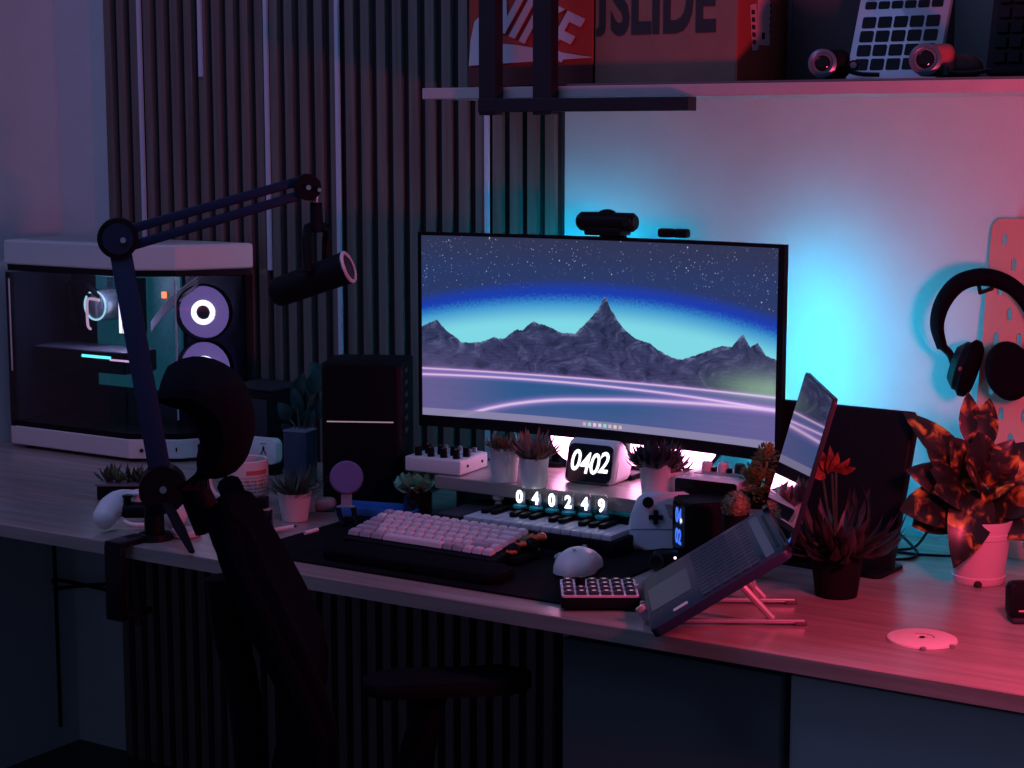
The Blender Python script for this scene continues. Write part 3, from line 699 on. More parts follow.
vdir = (J0 - CAM).normalized(); vd = Vector((vdir.x, vdir.y, 0)).normalized()   # axis of the joints (into the picture)
obj('base_joint', MB().cyl(J0 - vd * 0.024, J0 + vd * 0.024, 0.040), m_black, arm, world=True)
obj('yoke', MB().box((ab.x + 0.006, ab.y, DZ + 0.088), (0.05, 0.04, 0.05), 0.01), m_black, arm, world=True)
def bar(p, q, w, d, name, mat, parent):
    z = (q - p).normalized(); y = vd.copy(); x = y.cross(z).normalized(); y = z.cross(x)
    m = Matrix((x, y, z)).transposed()
    return obj(name, MB().box((p + q) / 2, (w, d, (q - p).length), 0.003, rot=m), mat, parent, world=True)
bar(J0, J1, 0.036, 0.030, 'lower_arm', m_armmetal, arm)
obj('elbow_joint', MB().cyl(J1 - vd * 0.026, J1 + vd * 0.026, 0.034, seg=32), m_black, arm, world=True)
obj('elbow_cover', MB().cyl(J1 - vd * 0.030, J1 - vd * 0.024, 0.026, seg=28), m_armmetal, arm, world=True)
for dz in (0.0125, -0.0165): bar(J1 + UP * dz + RT * 0.012, J2 + UP * dz * 0.85 - RT * 0.012, 0.0155, 0.022, 'upper_rod', m_armmetal, arm)
obj('end_joint', MB().cyl(J2 - vd * 0.022, J2 + vd * 0.022, 0.0225, seg=28), m_black, arm, world=True)
for (p, dx, dz, r) in ((J0, 0.0, 0.003, 0.006), (J1, 0.009, -0.002, 0.0048), (J2, 0.0, 0.0, 0.0042), (J2, 0.0185, -0.004, 0.0034)):
    s = p - vd * 0.033 + RT * dx + UP * dz
    obj('screw', MB().cyl(s, s + vd * 0.014, r), m_steel, arm, world=True)
# lever by the base
L0, L1 = at(168, 505, AW - 0.04), at(192, 552, AW - 0.10)
obj('lever', MB().tube([L0, L0 * 0.5 + L1 * 0.5, L1], [0.010, 0.011, 0.006], 10, sc=0.6), m_black, arm, world=True)
# microphone
MW = AW + 0.07
ma, mb_ = at(279, 292, MW), at(343, 269, MW - 0.03)
mc = thing('microphone', 'black cylindrical microphone with a pale front ring hanging from the arm', 'microphone', (ma + mb_) / 2)
t_ = J2 + RT * 0.019
obj('thread', MB().cyl(at(316, 190, MW - 0.01), at(316, 205, MW - 0.01), 0.0045), m_steel, mc, world=True)
obj('stem', MB().cyl(at(316, 203, MW - 0.01), at(317, 232, MW - 0.01), 0.0105, 0.012), m_black, mc, world=True)
b = MB(); q0 = at(317, 226, MW)
b.tube([at(307, 272, MW - 0.05), at(306, 240, MW - 0.045), at(308, 228, MW - 0.02), at(317, 225, MW), at(326, 228, MW + 0.02), at(326, 240, MW + 0.045), at(326, 275, MW + 0.05)], 0.0085, 10, sc=1.0)
obj('yoke', b, m_black, mc, world=True)
ax = (mb_ - ma).normalized(); qm = ax.to_track_quat('Z', 'Y').to_matrix(); Lm = (mb_ - ma).length
obj('body', MB().lathe([(0, -0.012), (0.018, -0.012), (0.0235, -0.006), (0.0255, 0.004), (0.0265, Lm * 0.5), (0.0275, Lm), (0.0285, Lm + 0.004), (0.0275, Lm + 0.010), (0, Lm + 0.006)], ma, 32, qm), m_black, mc, world=True)
obj('front_ring', MB().tube([ma + qm @ Vector((0.0255 * math.cos(2 * PI * k / 32), 0.0255 * math.sin(2 * PI * k / 32), Lm + 0.010)) for k in range(32)], 0.0033, 8, True), M('pale_ring', (0.72, 0.68, 0.70), 0.4), mc, world=True)
obj('grille', MB().lathe([(0.023, Lm + 0.009), (0.018, Lm + 0.013), (0, Lm + 0.015)], ma, 24, qm), M('mesh_grille', (0.03, 0.035, 0.05), 0.6, noise=0.8, nscale=900), mc, world=True)

# ================================================================== OFFICE CHAIR (faces right, towards the laptop)
CF = math.radians(40); cf = Vector((math.cos(CF), math.sin(CF), 0)); cl = Vector((-math.sin(CF), math.cos(CF), 0))
m_chairr = M('chair_rim', (0.0022, 0.0035, 0.007), 0.9, spec=0.02)
ch = thing('office_chair', 'black mesh office chair with headrest, its back to the desk edge', 'chair', (-1.30, 1.65, 0))
m_chair = M('chair_mesh', (0.0028, 0.0040, 0.0080), 0.9, spec=0.02, bump=0.3, nscale=500)
m_chairf = M('chair_frame', (0.0028, 0.0040, 0.0080), 0.6, spec=0.08)
KW_ = 2.30
cc0 = at(250, 600, KW_); o_s = cc0.dot(cf); o_l = cc0.dot(cl)
def chp(x, y):     # point of the chair's middle plane seen at pixel (x, y): returns (s, z)
    d = ray(x, y); n = cl; t = (o_l - CAM.dot(n)) / d.dot(n)
    return None
def prof(x, y, w=2.30):
    p = at(x, y, w); return (p.dot(cf), p.z)
back = [prof(*q) for q in ((200, 502), (211, 535), (230, 575), (255, 625), (277, 672), (283, 700), (280, 735), (271, 780), (264, 815))]
rows = []; b = MB(); NL = 9
for i, (s, z) in enumerate(back):
    t = i / (len(back) - 1); hw_ = 0.105 + 0.12 * math.sin(PI * min(1, t * 0.75 + 0.08)); row = []
    for k in range(NL):
        v = -1 + 2 * k / (NL - 1); curve_ = 0.035 * v * v
        row.append(b.b.verts.new(cf * (s + curve_) + cl * (o_l + hw_ * v) + Vector((0, 0, z))))
    rows.append(row)
for A, B in zip(rows[:-1], rows[1:]):
    for k in range(NL - 1): b.b.faces.new([A[k], A[k + 1], B[k + 1], B[k]])
bmesh.ops.recalc_face_normals(b.b, faces=b.b.faces)
g = bmesh.ops.solidify(b.b, geom=b.b.faces[:], thickness=0.042)
obj('backrest', b, m_chair, ch, world=True, sub=1)
rimpts = []
for i, (s, z) in enumerate(back):
    t = i / (len(back) - 1); hw_ = 0.105 + 0.12 * math.sin(PI * min(1, t * 0.75 + 0.08)); rimpts.append(cf * (s + 0.035) + cl * (o_l - hw_) + Vector((0, 0, z)))
rim2 = []
for i, (s, z) in reversed(list(enumerate(back))):
    t = i / (len(back) - 1); hw_ = 0.105 + 0.12 * math.sin(PI * min(1, t * 0.75 + 0.08)); rim2.append(cf * (s + 0.035) + cl * (o_l + hw_) + Vector((0, 0, z)))
obj('back_frame', MB().tube(spline(rimpts + rim2, 60), 0.017, 10), m_chairr, ch, world=True)
sp0 = cf * (prof(190, 480)[0]) + cl * o_l + Vector((0, 0, prof(190, 480)[1])); s1 = back[4]
spine = [cf * (back[2][0] - 0.01) + cl * o_l + Vector((0, 0, back[2][1])), cf * (back[3][0] - 0.035) + cl * o_l + Vector((0, 0, back[3][1])), cf * (back[5][0] - 0.05) + cl * o_l + Vector((0, 0, back[5][1])), cf * (back[7][0] - 0.02) + cl * o_l + Vector((0, 0, back[8][1] - 0.03))]
obj('spine', MB().tube(spline(spine, 24), [0.022] * len(spline(spine, 24)), 12), m_chairf, ch, world=True)
# headrest: a thick pad wrapped round the neck, on a post
hp = [prof(*q, KW_ + 0.03) for q in ((168, 374), (198, 376), (220, 392), (228, 418), (222, 438), (204, 446))]
b = MB(); HN = 9; rws = []
hs = spline([Vector((s, 0, z)) for s, z in hp], 15)
for i, p in enumerate(hs):
    t_ = (hs[min(i + 1, len(hs) - 1)] - hs[max(i - 1, 0)]).normalized(); nrm = Vector((t_.z, 0, -t_.x)); e = math.sin(PI * (i + 0.6) / (len(hs) + 0.2)) ** 0.45
    ring = []
    for k in range(16):
        a = 2 * PI * k / 16; v = math.cos(a); h = math.sin(a)
        ss_ = abs(v) ** 0.6 * (1 if v > 0 else -1)
        q = p + nrm * (0.037 * e * h)
        ring.append(b.b.verts.new(cf * q.x + cl * (o_l + 0.13 * ss_) + Vector((0, 0, q.z))))
    rws.append(ring)
for A, B in zip(rws[:-1], rws[1:]):
    for k in range(16): b.b.faces.new([A[k], A[(k + 1) % 16], B[(k + 1) % 16], B[k]])
b.b.faces.new(rws[0]); b.b.faces.new(rws[-1][::-1])
obj('headrest', b, m_blacksoft, ch, world=True)
hpa = prof(214, 444, KW_ + 0.03); hpb = prof(212, 525, KW_ + 0.0)
obj('headrest_post', MB().tube([cf * hpa[0] + cl * o_l + Vector((0, 0, hpa[1])), cf * (hpa[0] - 0.025) + cl * o_l + Vector((0, 0, hpa[1] - 0.045)), cf * hpb[0] + cl * o_l + Vector((0, 0, hpb[1]))], 0.022, 12), m_chairf, ch, world=True)
# seat, arms, base
bz_s = back[-1][0]
SCt = cf * (bz_s + 0.22) + cl * o_l
RC = Matrix.Rotation(CF, 3, 'Z')
b = MB(); b.prism(rrect(0.48, 0.50, 0.09, 6), 0.425, 0.495, Matrix.Translation((SCt.x, SCt.y, 0)) @ RC.to_4x4(), 0.025, 3)
obj('seat', b, m_blacksoft, ch, world=True)
for sgn in (-1, 1):
    a0 = cf * (bz_s + 0.215) + cl * (o_l + 0.28 * sgn)
    pad = cf * (bz_s + 0.27) + cl * (o_l + 0.28 * sgn)
    obj('armrest', MB().prism(rrect(0.25, 0.085, 0.035, 5), 0.612, 0.634, Matrix.Translation((pad.x, pad.y, 0)) @ RC.to_4x4(), 0.008, 2), m_blackmat, ch, world=True)
    obj('arm_post', MB().tube([a0 + Vector((0, 0, 0.445)), a0 + cl * (0.0) + Vector((0, 0, 0.52)) + cf * 0.01, a0 + cf * 0.035 + Vector((0, 0, 0.616))], [0.03, 0.027, 0.022], 12), m_chairf, ch, world=True)
    obj('arm_bracket', MB().tube([a0 + Vector((0, 0, 0.445)), a0 + Vector((0, 0, 0.425)) - cl * 0.05 * sgn, SCt + cl * 0.1 * sgn + Vector((0, 0, 0.42))], 0.02, 10), m_chairf, ch, world=True)
obj('gas_lift', MB().cyl((SCt.x, SCt.y, 0.10), (SCt.x, SCt.y, 0.43), 0.027, 0.022), m_chairf, ch, world=True)
for k in range(5):
    a = 2 * PI * k / 5 + 0.4; d = Vector((math.cos(a), math.sin(a), 0)); e0 = SCt + Vector((0, 0, 0.12)); e1 = SCt + d * 0.29 + Vector((0, 0, 0.085))
    lg = obj('base_leg', MB().tube([e0, e0 * 0.5 + e1 * 0.5 + Vector((0, 0, 0.01)), e1], [0.028, 0.023, 0.017], 10), m_chairf, ch, world=True)
    sdv = Vector((-d.y, d.x, 0)); cb = MB()
    for q in (-0.014, 0.014): cb.cyl(e1 * 1.0 + sdv * (q - 0.009) - Vector((0, 0, 0.058)), e1 + sdv * (q + 0.009) - Vector((0, 0, 0.058)), 0.027)
    obj('caster', cb, m_blackmat, lg, world=True)
# ================================================================== DESK ITEMS, LEFT
G = 0.0006
def at_desk(x, y, z=DZ): return onz(x, y, z)
def pot_obj(parent, c, rt, rb, h, mat, soil=True, rim=0.0, seg=32, name='pot'):
    prof = [(0, 0), (rb, 0), (rb + (rt - rb) * 0.9, h * 0.9), (rt + rim, h * 0.9 if rim else h * 0.95), (rt + rim, h), (rt - 0.003, h), (rt - 0.005, h * 0.86), (0, h * 0.86)]
    o = obj(name, MB().lathe(prof, c, seg), mat, parent, world=True)
    if soil: obj('soil', MB().lathe([(0, h * 0.885), (rt - 0.005, h * 0.872), (rt - 0.005, h * 0.862), (0, h * 0.862)], c, seg), m_soil, parent, world=True)
    return o
def blades(c, n, L, spread, wid, mat, parent, seed, name='foliage', zmin=0.3, sag=0.1, r0=0.012, fold=0.25):
    rnd = random.Random(seed); b = MB()
    for k in range(n):
        a = rnd.uniform(0, 2 * PI); sp = spread * math.sqrt(rnd.uniform(0.02, 1)); l = L * rnd.uniform(0.65, 1.05)
        d = Vector((math.cos(a) * sp, math.sin(a) * sp, max(zmin, 1 - sp * rnd.uniform(0.4, 0.8)))).normalized()
        p0 = Vector(c) + Vector((math.cos(a) * r0 * rnd.random(), math.sin(a) * r0 * rnd.random(), 0))
        b.leaf(p0, p0 + d * l, wid * rnd.uniform(0.7, 1.2), sag=sag * rnd.uniform(0.3, 1.2), n=5, fold=fold)
    return obj(name, b, mat, parent, world=True)
def leafmat(name, c0, c1, scale=40, rough=0.5, pos=(0.35, 0.65)):
    m = M(name, c0, rough); nt = m.node_tree; b = nt.nodes['Principled BSDF']
    tc = nt.nodes.new('ShaderNodeTexCoord'); n = nt.nodes.new('ShaderNodeTexNoise'); n.inputs['Scale'].default_value = scale; n.inputs['Detail'].default_value = 3
    r = nt.nodes.new('ShaderNodeValToRGB'); r.color_ramp.elements[0].position = pos[0]; r.color_ramp.elements[1].position = pos[1]
    r.color_ramp.elements[0].color = (*c0, 1); r.color_ramp.elements[1].color = (*c1, 1)
    nt.links.new(tc.outputs['Object'], n.inputs['Vector']); nt.links.new(n.outputs['Fac'], r.inputs['Fac']); nt.links.new(r.outputs['Color'], b.inputs['Base Color'])
    return m
m_green = leafmat('green_leaf', (0.05, 0.12, 0.05), (0.10, 0.22, 0.09))
m_dgreen = leafmat('dark_leaf', (0.018, 0.035, 0.02), (0.04, 0.07, 0.04))
m_redgreen = leafmat('red_green_leaf', (0.07, 0.11, 0.05), (0.30, 0.10, 0.08))
m_aloe = leafmat('aloe_leaf', (0.13, 0.10, 0.08), (0.38, 0.17, 0.15), 25)
m_succ = leafmat('succulent_leaf', (0.22, 0.52, 0.34), (0.38, 0.68, 0.48), 20, 0.45)

# planter with small succulents
p = at_desk(128, 497); pt = thing('succulent_planter', 'black rectangular planter of small succulents behind the white gamepad', 'potted plant', (p.x, p.y, DZ))
obj('planter', MB().prism(rrect(0.105, 0.06, 0.006), 0.0, 0.030, Matrix.Translation((0, 0, 0)) @ Matrix.Rotation(YAW, 4, 'Z'), 0.002), m_black, pt)
obj('rim', MB().prism(rrect(0.110, 0.065, 0.006), 0.027, 0.031, Matrix.Rotation(YAW, 4, 'Z')), M('rim_paint', (0.16, 0.15, 0.18), 0.4), pt)
for k in range(4):
    q = Vector((p.x, p.y, DZ + 0.03)) + RT * (-0.036 + 0.024 * k)
    blades(q, 16, 0.038, 0.9, 0.009, m_green if k % 2 else m_dgreen, pt, 20 + k, 'succulent', sag=-0.1)
# white game controller lying on the desk, grips towards the viewer
p = at_desk(143, 527); gp = thing('game_controller', 'white game controller lying on the desk behind the microphone arm', 'game controller', (p.x, p.y, DZ), YAW + math.radians(4))
def pts3(l): return [Vector(q) for q in l]
b = MB()
b.tube(spline(pts3([(-0.060, -0.030, 0.026), (-0.054, -0.005, 0.034), (-0.040, 0.020, 0.041), (-0.015, 0.028, 0.043)]), 16), [0.019 + 0.004 * math.sin(k / 5) for k in range(len(spline(pts3([(-0.060, -0.030, 0.026), (-0.054, -0.005, 0.034), (-0.040, 0.020, 0.041), (-0.015, 0.028, 0.043)]), 16)))], 16)
b.sph((-0.0605, -0.032, 0.0255), 0.0205); b.sph((-0.01, 0.028, 0.043), 0.019)
obj('left_grip', b, m_white, gp)
b = MB()
b.tube(spline(pts3([(0.060, -0.030, 0.026), (0.054, -0.005, 0.034), (0.040, 0.020, 0.041), (0.015, 0.028, 0.043)]), 16), 0.0195, 16)
b.sph((0.0605, -0.032, 0.0255), 0.0205); b.sph((0.01, 0.028, 0.043), 0.019)
obj('right_grip', b, m_white, gp)
obj('centre', MB().box((0, 0.008, 0.030), (0.075, 0.045, 0.026), 0.010, seg=3), m_black, gp)
obj('touchpad', MB().box((0, 0.022, 0.056), (0.055, 0.03, 0.006), 0.003), m_white, gp)
for s in (-1, 1):
    st = obj('thumbstick', MB().lathe([(0.007, 0.0), (0.006, 0.012), (0.0085, 0.015), (0.0085, 0.018), (0, 0.017)], (0.025 * s, -0.004, 0.040), 18), m_black, gp)
obj('lower_trim', MB().tube(spline(pts3([(-0.030, -0.016, 0.014), (-0.018, -0.022, 0.010), (0.0, -0.024, 0.009), (0.018, -0.022, 0.010), (0.030, -0.016, 0.014)]), 12), 0.004, 8), m_white, gp)
# white puck
p = at_desk(186, 536); one('charging_puck', MB().lathe([(0, 0.001), (0.024, 0.001), (0.026, 0.004), (0.026, 0.010), (0.024, 0.012), (0, 0.012)], (p.x, p.y, DZ), 36), m_white, 'white round puck on the desk edge beside the chair back', 'puck', (p.x, p.y, DZ))
# pale earbud case behind the mug handle
p = at_desk(199, 492); one('earbud_case', MB().box((p.x, p.y, DZ + 0.013), (0.05, 0.04, 0.025), 0.011, seg=4, rot=rz(0.3)), m_white, 'small pale rounded case behind the mug handle', 'case', (p.x, p.y, DZ))
# black box right of the computer case
p = Vector((-2.365, 2.80, DZ)); bx = thing('black_speaker_box', 'black squat box between the computer case and the black tower', 'box', p)
obj('cabinet', MB().box((p.x, p.y, DZ + 0.083), (0.12, 0.11, 0.162), 0.004), m_black, bx, world=True)
obj('top_plate', MB().box((p.x, p.y, DZ + 0.166), (0.126, 0.116, 0.005), 0.001), m_dgrey, bx, world=True)
obj('front_frame', MB().box((p.x, p.y - 0.056, DZ + 0.08), (0.09, 0.003, 0.13), 0.001), m_dgrey, bx, world=True)
# white card with a letter mark
p = onz(263, 463, DZ); p.y = 2.70; cq = ony(262, 451, 2.70)
cd = thing('white_card_box', 'small white rounded box with a black figure mark behind the mug', 'box', (cq.x, 2.70, DZ), math.radians(8))
CZ = cq.z - DZ
obj('stand_block', MB().box((0, 0.02, (CZ - 0.02) / 2 + 0.0005), (0.05, 0.03, CZ - 0.02)), m_black, cd, smooth=False)
obj('card', MB().prism(rrect(0.086, 0.050, 0.010), -0.02, 0.004, frame((-0.008, 0, CZ), (1, 0, 0), (0, 0, 1)), 0.003), m_white, cd)
CM = frame((0.006, -0.0043, CZ), (1, 0, 0), (0, 0, 1))
b = MB()
for q in ([(0, 0.0115), (0.003, 0.0085), (-0.003, 0.0085)], [(-0.0022, 0.008), (0.0022, 0.008), (0.0024, 0.002), (-0.0024, 0.002)], [(-0.0024, 0.0025), (-0.0002, 0.0025), (-0.005, -0.006), (-0.0075, -0.006)], [(0.0002, 0.0025), (0.0024, 0.0025), (0.0075, -0.006), (0.005, -0.006)]): b.prism(q, 0, 0.0006, CM)
obj('figure_mark', b, m_black, cd, smooth=False)
b = MB()
b.prism([(-0.007, 0.0155), (0.007, 0.0155), (0.007, 0.017), (-0.007, 0.017)], 0, 0.0005, CM); b.prism([(-0.005, -0.0135), (0.005, -0.0135), (0.005, -0.0125), (-0.005, -0.0125)], 0, 0.0005, CM)
obj('small_print', b, m_grey, cd, smooth=False)
# mug
p = at_desk(247, 507); MUG = Vector((p.x, p.y, DZ)); mg = thing('mug', 'white mug with red printed lines, handle towards the left', 'mug', MUG)
mr, mh = 0.0405, 0.091
obj('cup', MB().lathe([(0, 0.001), (mr - 0.004, 0.001), (mr, 0.006), (mr, mh - 0.002), (mr - 0.002, mh), (mr - 0.004, mh - 0.002), (mr - 0.004, 0.012), (0, 0.010)], (0, 0, 0), 40), m_ceramic, mg)
obj('coffee', MB().cyl((0, 0, 0.068), (0, 0, 0.070), mr - 0.0042, seg=32), M('coffee', (0.015, 0.008, 0.005), 0.2), mg)
hd = -RT
obj('handle', MB().tube(spline([hd * (mr - 0.002) + Vector((0, 0, 0.074)), hd * (mr + 0.018) + Vector((0, 0, 0.072)), hd * (mr + 0.028) + Vector((0, 0, 0.050)), hd * (mr + 0.018) + Vector((0, 0, 0.024)), hd * (mr - 0.002) + Vector((0, 0, 0.020))], 22), 0.0058, 12), m_ceramic, mg)
m_print = M('red_print', (0.55, 0.13, 0.13), 0.5); m_gprint = M('grey_print', (0.36, 0.25, 0.27), 0.5)
aV = math.atan2(-vd.y, -vd.x)       # towards the viewer
def mug_band(a0, a1, z0, z1, b):
    n = 6
    for k in range(n):
        q = []
        for (a, z) in ((a0 + (a1 - a0) * k / n, z0), (a0 + (a1 - a0) * (k + 1) / n, z0), (a0 + (a1 - a0) * (k + 1) / n, z1), (a0 + (a1 - a0) * k / n, z1)):
            q.append(((mr + 0.0005) * math.cos(aV + a), (mr + 0.0005) * math.sin(aV + a), z))
        b.poly(q)
rnd = random.Random(5); b = MB(); mug_band(-0.05, 1.05, 0.066, 0.074, b); obj('red_block', b, m_print, mg)
zz = 0.060
for k in range(7):
    b = MB(); a = -0.38 + rnd.uniform(0, 0.1)
    while a < 0.95:
        a2 = min(1.0, a + rnd.uniform(0.08, 0.3)); mug_band(a, a2, zz, zz + (0.0012 if k == 0 else 0.0028), b); a = a2 + rnd.uniform(0.03, 0.06) if k else a2
    o = obj('print_line', b, m_print if k % 3 else m_gprint, mg); zz -= 0.0068
# perfume bottle
p = at_desk(263, 535); bt = thing('perfume_bottle', 'small black bottle with orange label spots in front of the mug', 'bottle', (p.x, p.y, DZ), math.radians(22))
obj('body', MB().box((0, 0, 0.0225), (0.032, 0.024, 0.044), 0.003), m_gloss, bt)
obj('shoulder', MB().box((0, 0, 0.046), (0.031, 0.023, 0.003), 0.001), M('bottle_glass_rim', (0.3, 0.33, 0.3), 0.2), bt)
obj('cap', MB().box((0, 0, 0.057), (0.019, 0.019, 0.019), 0.002), m_black, bt)
for (x, z, r) in ((-0.001, 0.030, 0.0052), (-0.0015, 0.013, 0.0045), (-0.010, 0.025, 0.002)):
    obj('label_spot', MB().cyl((x, -0.0118, z), (x, -0.0125, z), r, seg=10), M('orange_label', (0.45, 0.17, 0.05), 0.5), bt)
# white pots with grass
def grass_pot(px, py, rt, rb, h, label, seed, n=0, L=0.05, mat=None, wid=0.0016, spread=1.0, zbase=DZ, rim=0.0, grp=None, zmin=0.25, sag=-0.08, name='potted_plant', potm=None):
    p = onz(px, py, zbase); t = thing(name, label, 'potted plant', (p.x, p.y, zbase), 0, grp)
    c = Vector((p.x, p.y, zbase + G)); pot_obj(t, c, rt, rb, h, potm or m_pot, rim=rim)
    if n: blades(c + Vector((0, 0, h * 0.86)), n, L, spread, wid, mat, t, seed, r0=rt * 0.6, zmin=zmin, sag=sag)
    return t
grass_pot(295, 520, 0.0305, 0.0225, 0.050, 'white pot of fine dark grass, front one, beside the black bottle', 3, 240, 0.062, m_dgreen, 0.0022, 1.15)
grass_pot(305, 511, 0.0265, 0.020, 0.047, 'white pot half hidden behind the pot of fine dark grass', 4, 60, 0.05, m_dgreen, 0.002, 1.0)
# pens
for (a, c, lab) in (((273, 530), (296, 526), 'pinkish thin pen lying beside the small black bottle'), ((305, 533), (320, 529), 'thin pen lying at the left edge of the desk mat')):
    P0, P1 = onz(*a, DZ + 0.007), onz(*c, DZ + 0.007); d = (P1 - P0).normalized()
    t = thing('pen', lab, 'pen', P0 - Vector((0, 0, 0.007)), 0)
    obj('barrel', MB().tube([P0, P1 - d * 0.006], 0.0034, 10), m_pot, t, world=True); obj('tip', MB().cyl(P1 - d * 0.006, P1 + d * 0.002, 0.003, 0.0006, 10), m_black, t, world=True)
# black tower
p = Vector((-1.965, 2.612, DZ)); tw = thing('black_tower', 'tall black tower with one thin pale line, left of the monitor', 'console', p, math.radians(27))
obj('body', MB().prism(rrect(0.148, 0.152, 0.010, 5), 0.006, 0.266, Matrix.Identity(4), 0.006, 3), m_black, tw)
obj('base', MB().cyl((0, 0, 0.0), (0, 0, 0.008), 0.06), m_blackmat, tw)
obj('front_line', MB().box((-0.002, -0.0767, 0.162), (0.122, 0.0012, 0.0022)), M('pale_line', (0.7, 0.62, 0.66), 0.4, emit=(0.7, 0.6, 0.66), es=0.25), tw, smooth=False)
b = MB()
for k in range(6): b.box((0.0745, -0.02, 0.25 - 0.022 * k), (0.001, 0.03, 0.008))
obj('side_vents', b, M('vent_paint', (0.05, 0.12, 0.14), 0.3), tw, smooth=False)
# plant in a blue glass vase behind the tower
p = onz(301, 487, DZ); vz = thing('vase_plant', 'broad-leaved plant in a square blue glass vase left of the black tower', 'potted plant', (p.x, p.y, DZ))
obj('vase', MB().prism(rrect(0.052, 0.045, 0.005), 0.001, 0.112, Matrix.Rotation(math.radians(12), 4, 'Z'), 0.002), M('blue_glass', (0.03, 0.06, 0.12), 0.15, coat=0.3), vz)
obj('vase_rim', MB().prism(rrect(0.054, 0.047, 0.005), 0.1115, 0.1135, Matrix.Rotation(math.radians(12), 4, 'Z')), M('vase_rim_glass', (0.25, 0.3, 0.4), 0.15), vz)
b = MB(); c0 = Vector((p.x, p.y, DZ + 0.108)); st = MB()
for (x, y, x2, y2, w_) in ((296, 398, 304, 372, .03), (312, 395, 318, 368, .035), (290, 420, 278, 402, .03), (322, 378, 310, 362, .03), (300, 415, 292, 385, .025), (314, 420, 322, 398, .03), (306, 425, 312, 405, .03), (290, 432, 281, 424, .02)):
    A, B = at(x, y, (p - CAM).dot(FW)), at(x2, y2, (p - CAM).dot(FW) - 0.01); b.leaf(A, B, w_, up=-vd + Vector((0, 0, .3)), sag=0.08); st.tube(spline([c0 - Vector((0, 0, .02)), c0 * 0.4 + A * 0.6 + Vector((0, 0, 0.0)), A], 6), 0.0016, 6)
obj('leaves', b, leafmat('teal_leaf', (0.012, 0.035, 0.035), (0.025, 0.075, 0.065)), vz, world=True); obj('stems', st, m_dgreen, vz, world=True)
# blue tray with small parts
q0, q1 = onz(328, 522, DZ), onz(410, 511, DZ); c = (q0 + q1) / 2
tr = thing('blue_tray', 'bright blue flat tray in front of the black tower', 'tray', (c.x + 0.01, c.y + 0.02, DZ), math.radians(14))
m_blue = M('blue_plastic', (0.03, 0.22, 0.62), 0.4, coat=0.2)
obj('floor', MB().box((0, 0, 0.003), (0.150, 0.06, 0.004)), m_blue, tr, smooth=False)
b = MB()
for (c_, s_) in (((0, -0.029, 0.009), (0.15, 0.004, 0.016)), ((0, 0.029, 0.009), (0.15, 0.004, 0.016)), ((-0.073, 0, 0.009), (0.004, 0.06, 0.016)), ((0.073, 0, 0.009), (0.004, 0.06, 0.016))): b.box(c_, s_, 0.001)
obj('walls', b, m_blue, tr)
one('grey_pouch', MB().box((onz(322, 512, DZ) + Vector((0, 0.01, 0.013))), (0.04, 0.03, 0.025), 0.011, seg=4, rot=rz(0.5)), m_grey, 'small grey soft pouch between the white pot and the blue tray', 'pouch', onz(322, 512, DZ))
# magnetic charger stand
p = at_desk(347, 524); cw = (p - CAM).dot(FW)
cs = thing('charger_stand', 'purple round-headed charger stand on two black legs', 'charger', (p.x, p.y, DZ))
hc = at(346.5, 477.5, cw); qh = (-(vd) + Vector((0, 0, 0.22))).normalized().to_track_quat('Z', 'Y').to_matrix()
obj('head', MB().lathe([(0, 0.004), (0.027, 0.004), (0.0295, 0.002), (0.0295, -0.004), (0.026, -0.007), (0, -0.007)], hc, 40, qh), M('purple_pad', (0.13, 0.13, 0.30), 0.6, spec=0.2), cs, world=True)
obj('neck', MB().box(at(346.5, 500, cw + 0.004), (0.019, 0.006, 0.022), 0.001, rot=rz(YAW)), M('blue_grey_neck', (0.30, 0.38, 0.48), 0.4), cs, world=True)
obj('cross_bar', MB().box(at(346, 506.5, cw), (0.032, 0.012, 0.0025), 0.001, rot=rz(YAW)), m_grey, cs, world=True)
for (x0, x1) in ((338, 344), (353, 357)): obj('leg', MB().tube([at(x0, 507, cw), at(x0 + 2, 516, cw - 0.006), onz(x1, 526, DZ + 0.005)], 0.0046, 8), m_black, cs, world=True)
obj('base', MB().prism(rrect(0.05, 0.035, 0.008), 0.0, 0.004, Matrix.Translation((0.006, 0.012, 0.0035)) @ Matrix.Rotation(YAW, 4, 'Z')), m_black, cs)
# succulent in a copper jar
p = at_desk(418, 515); sj = thing('succulent_jar', 'green rosette succulent in a dark copper jar beside the white keyboard', 'potted plant', (p.x, p.y, DZ))
cj = Vector((p.x, p.y, DZ + G))
obj('jar', MB().lathe([(0, 0), (0.024, 0), (0.026, 0.004), (0.026, 0.052), (0.0245, 0.054), (0.0235, 0.052), (0.0235, 0.044), (0, 0.042)], cj, 32), M('dark_copper', (0.20, 0.11, 0.10), 0.16, metal=0.9), sj, world=True)
obj('jar_rim', MB().tube([cj + Vector((0.0255 * math.cos(2 * PI * k / 28), 0.0255 * math.sin(2 * PI * k / 28), 0.053)) for k in range(28)], 0.0016, 6, True), M('copper_rim', (0.6, 0.42, 0.38), 0.2, metal=1), sj, world=True)
b = MB(); rnd = random.Random(2)
for ringn, (n, L, el, w_) in enumerate(((8, 0.046, 0.30, 0.046), (7, 0.040, 0.6, 0.038), (6, 0.030, 0.95, 0.028), (4, 0.020, 1.25, 0.018))):
    for k in range(n):
        a = 2 * PI * (k + 0.5 * ringn) / n + rnd.uniform(-.1, .1); e = el + rnd.uniform(-.08, .08)
        d = Vector((math.cos(a) * math.cos(e), math.sin(a) * math.cos(e), math.sin(e)))
        b.leaf(cj + Vector((0, 0, 0.050)) + d * 0.004, cj + Vector((0, 0, 0.053)) + d * L, w_, sag=-0.12, n=7, fold=-0.35, shape=0.5)
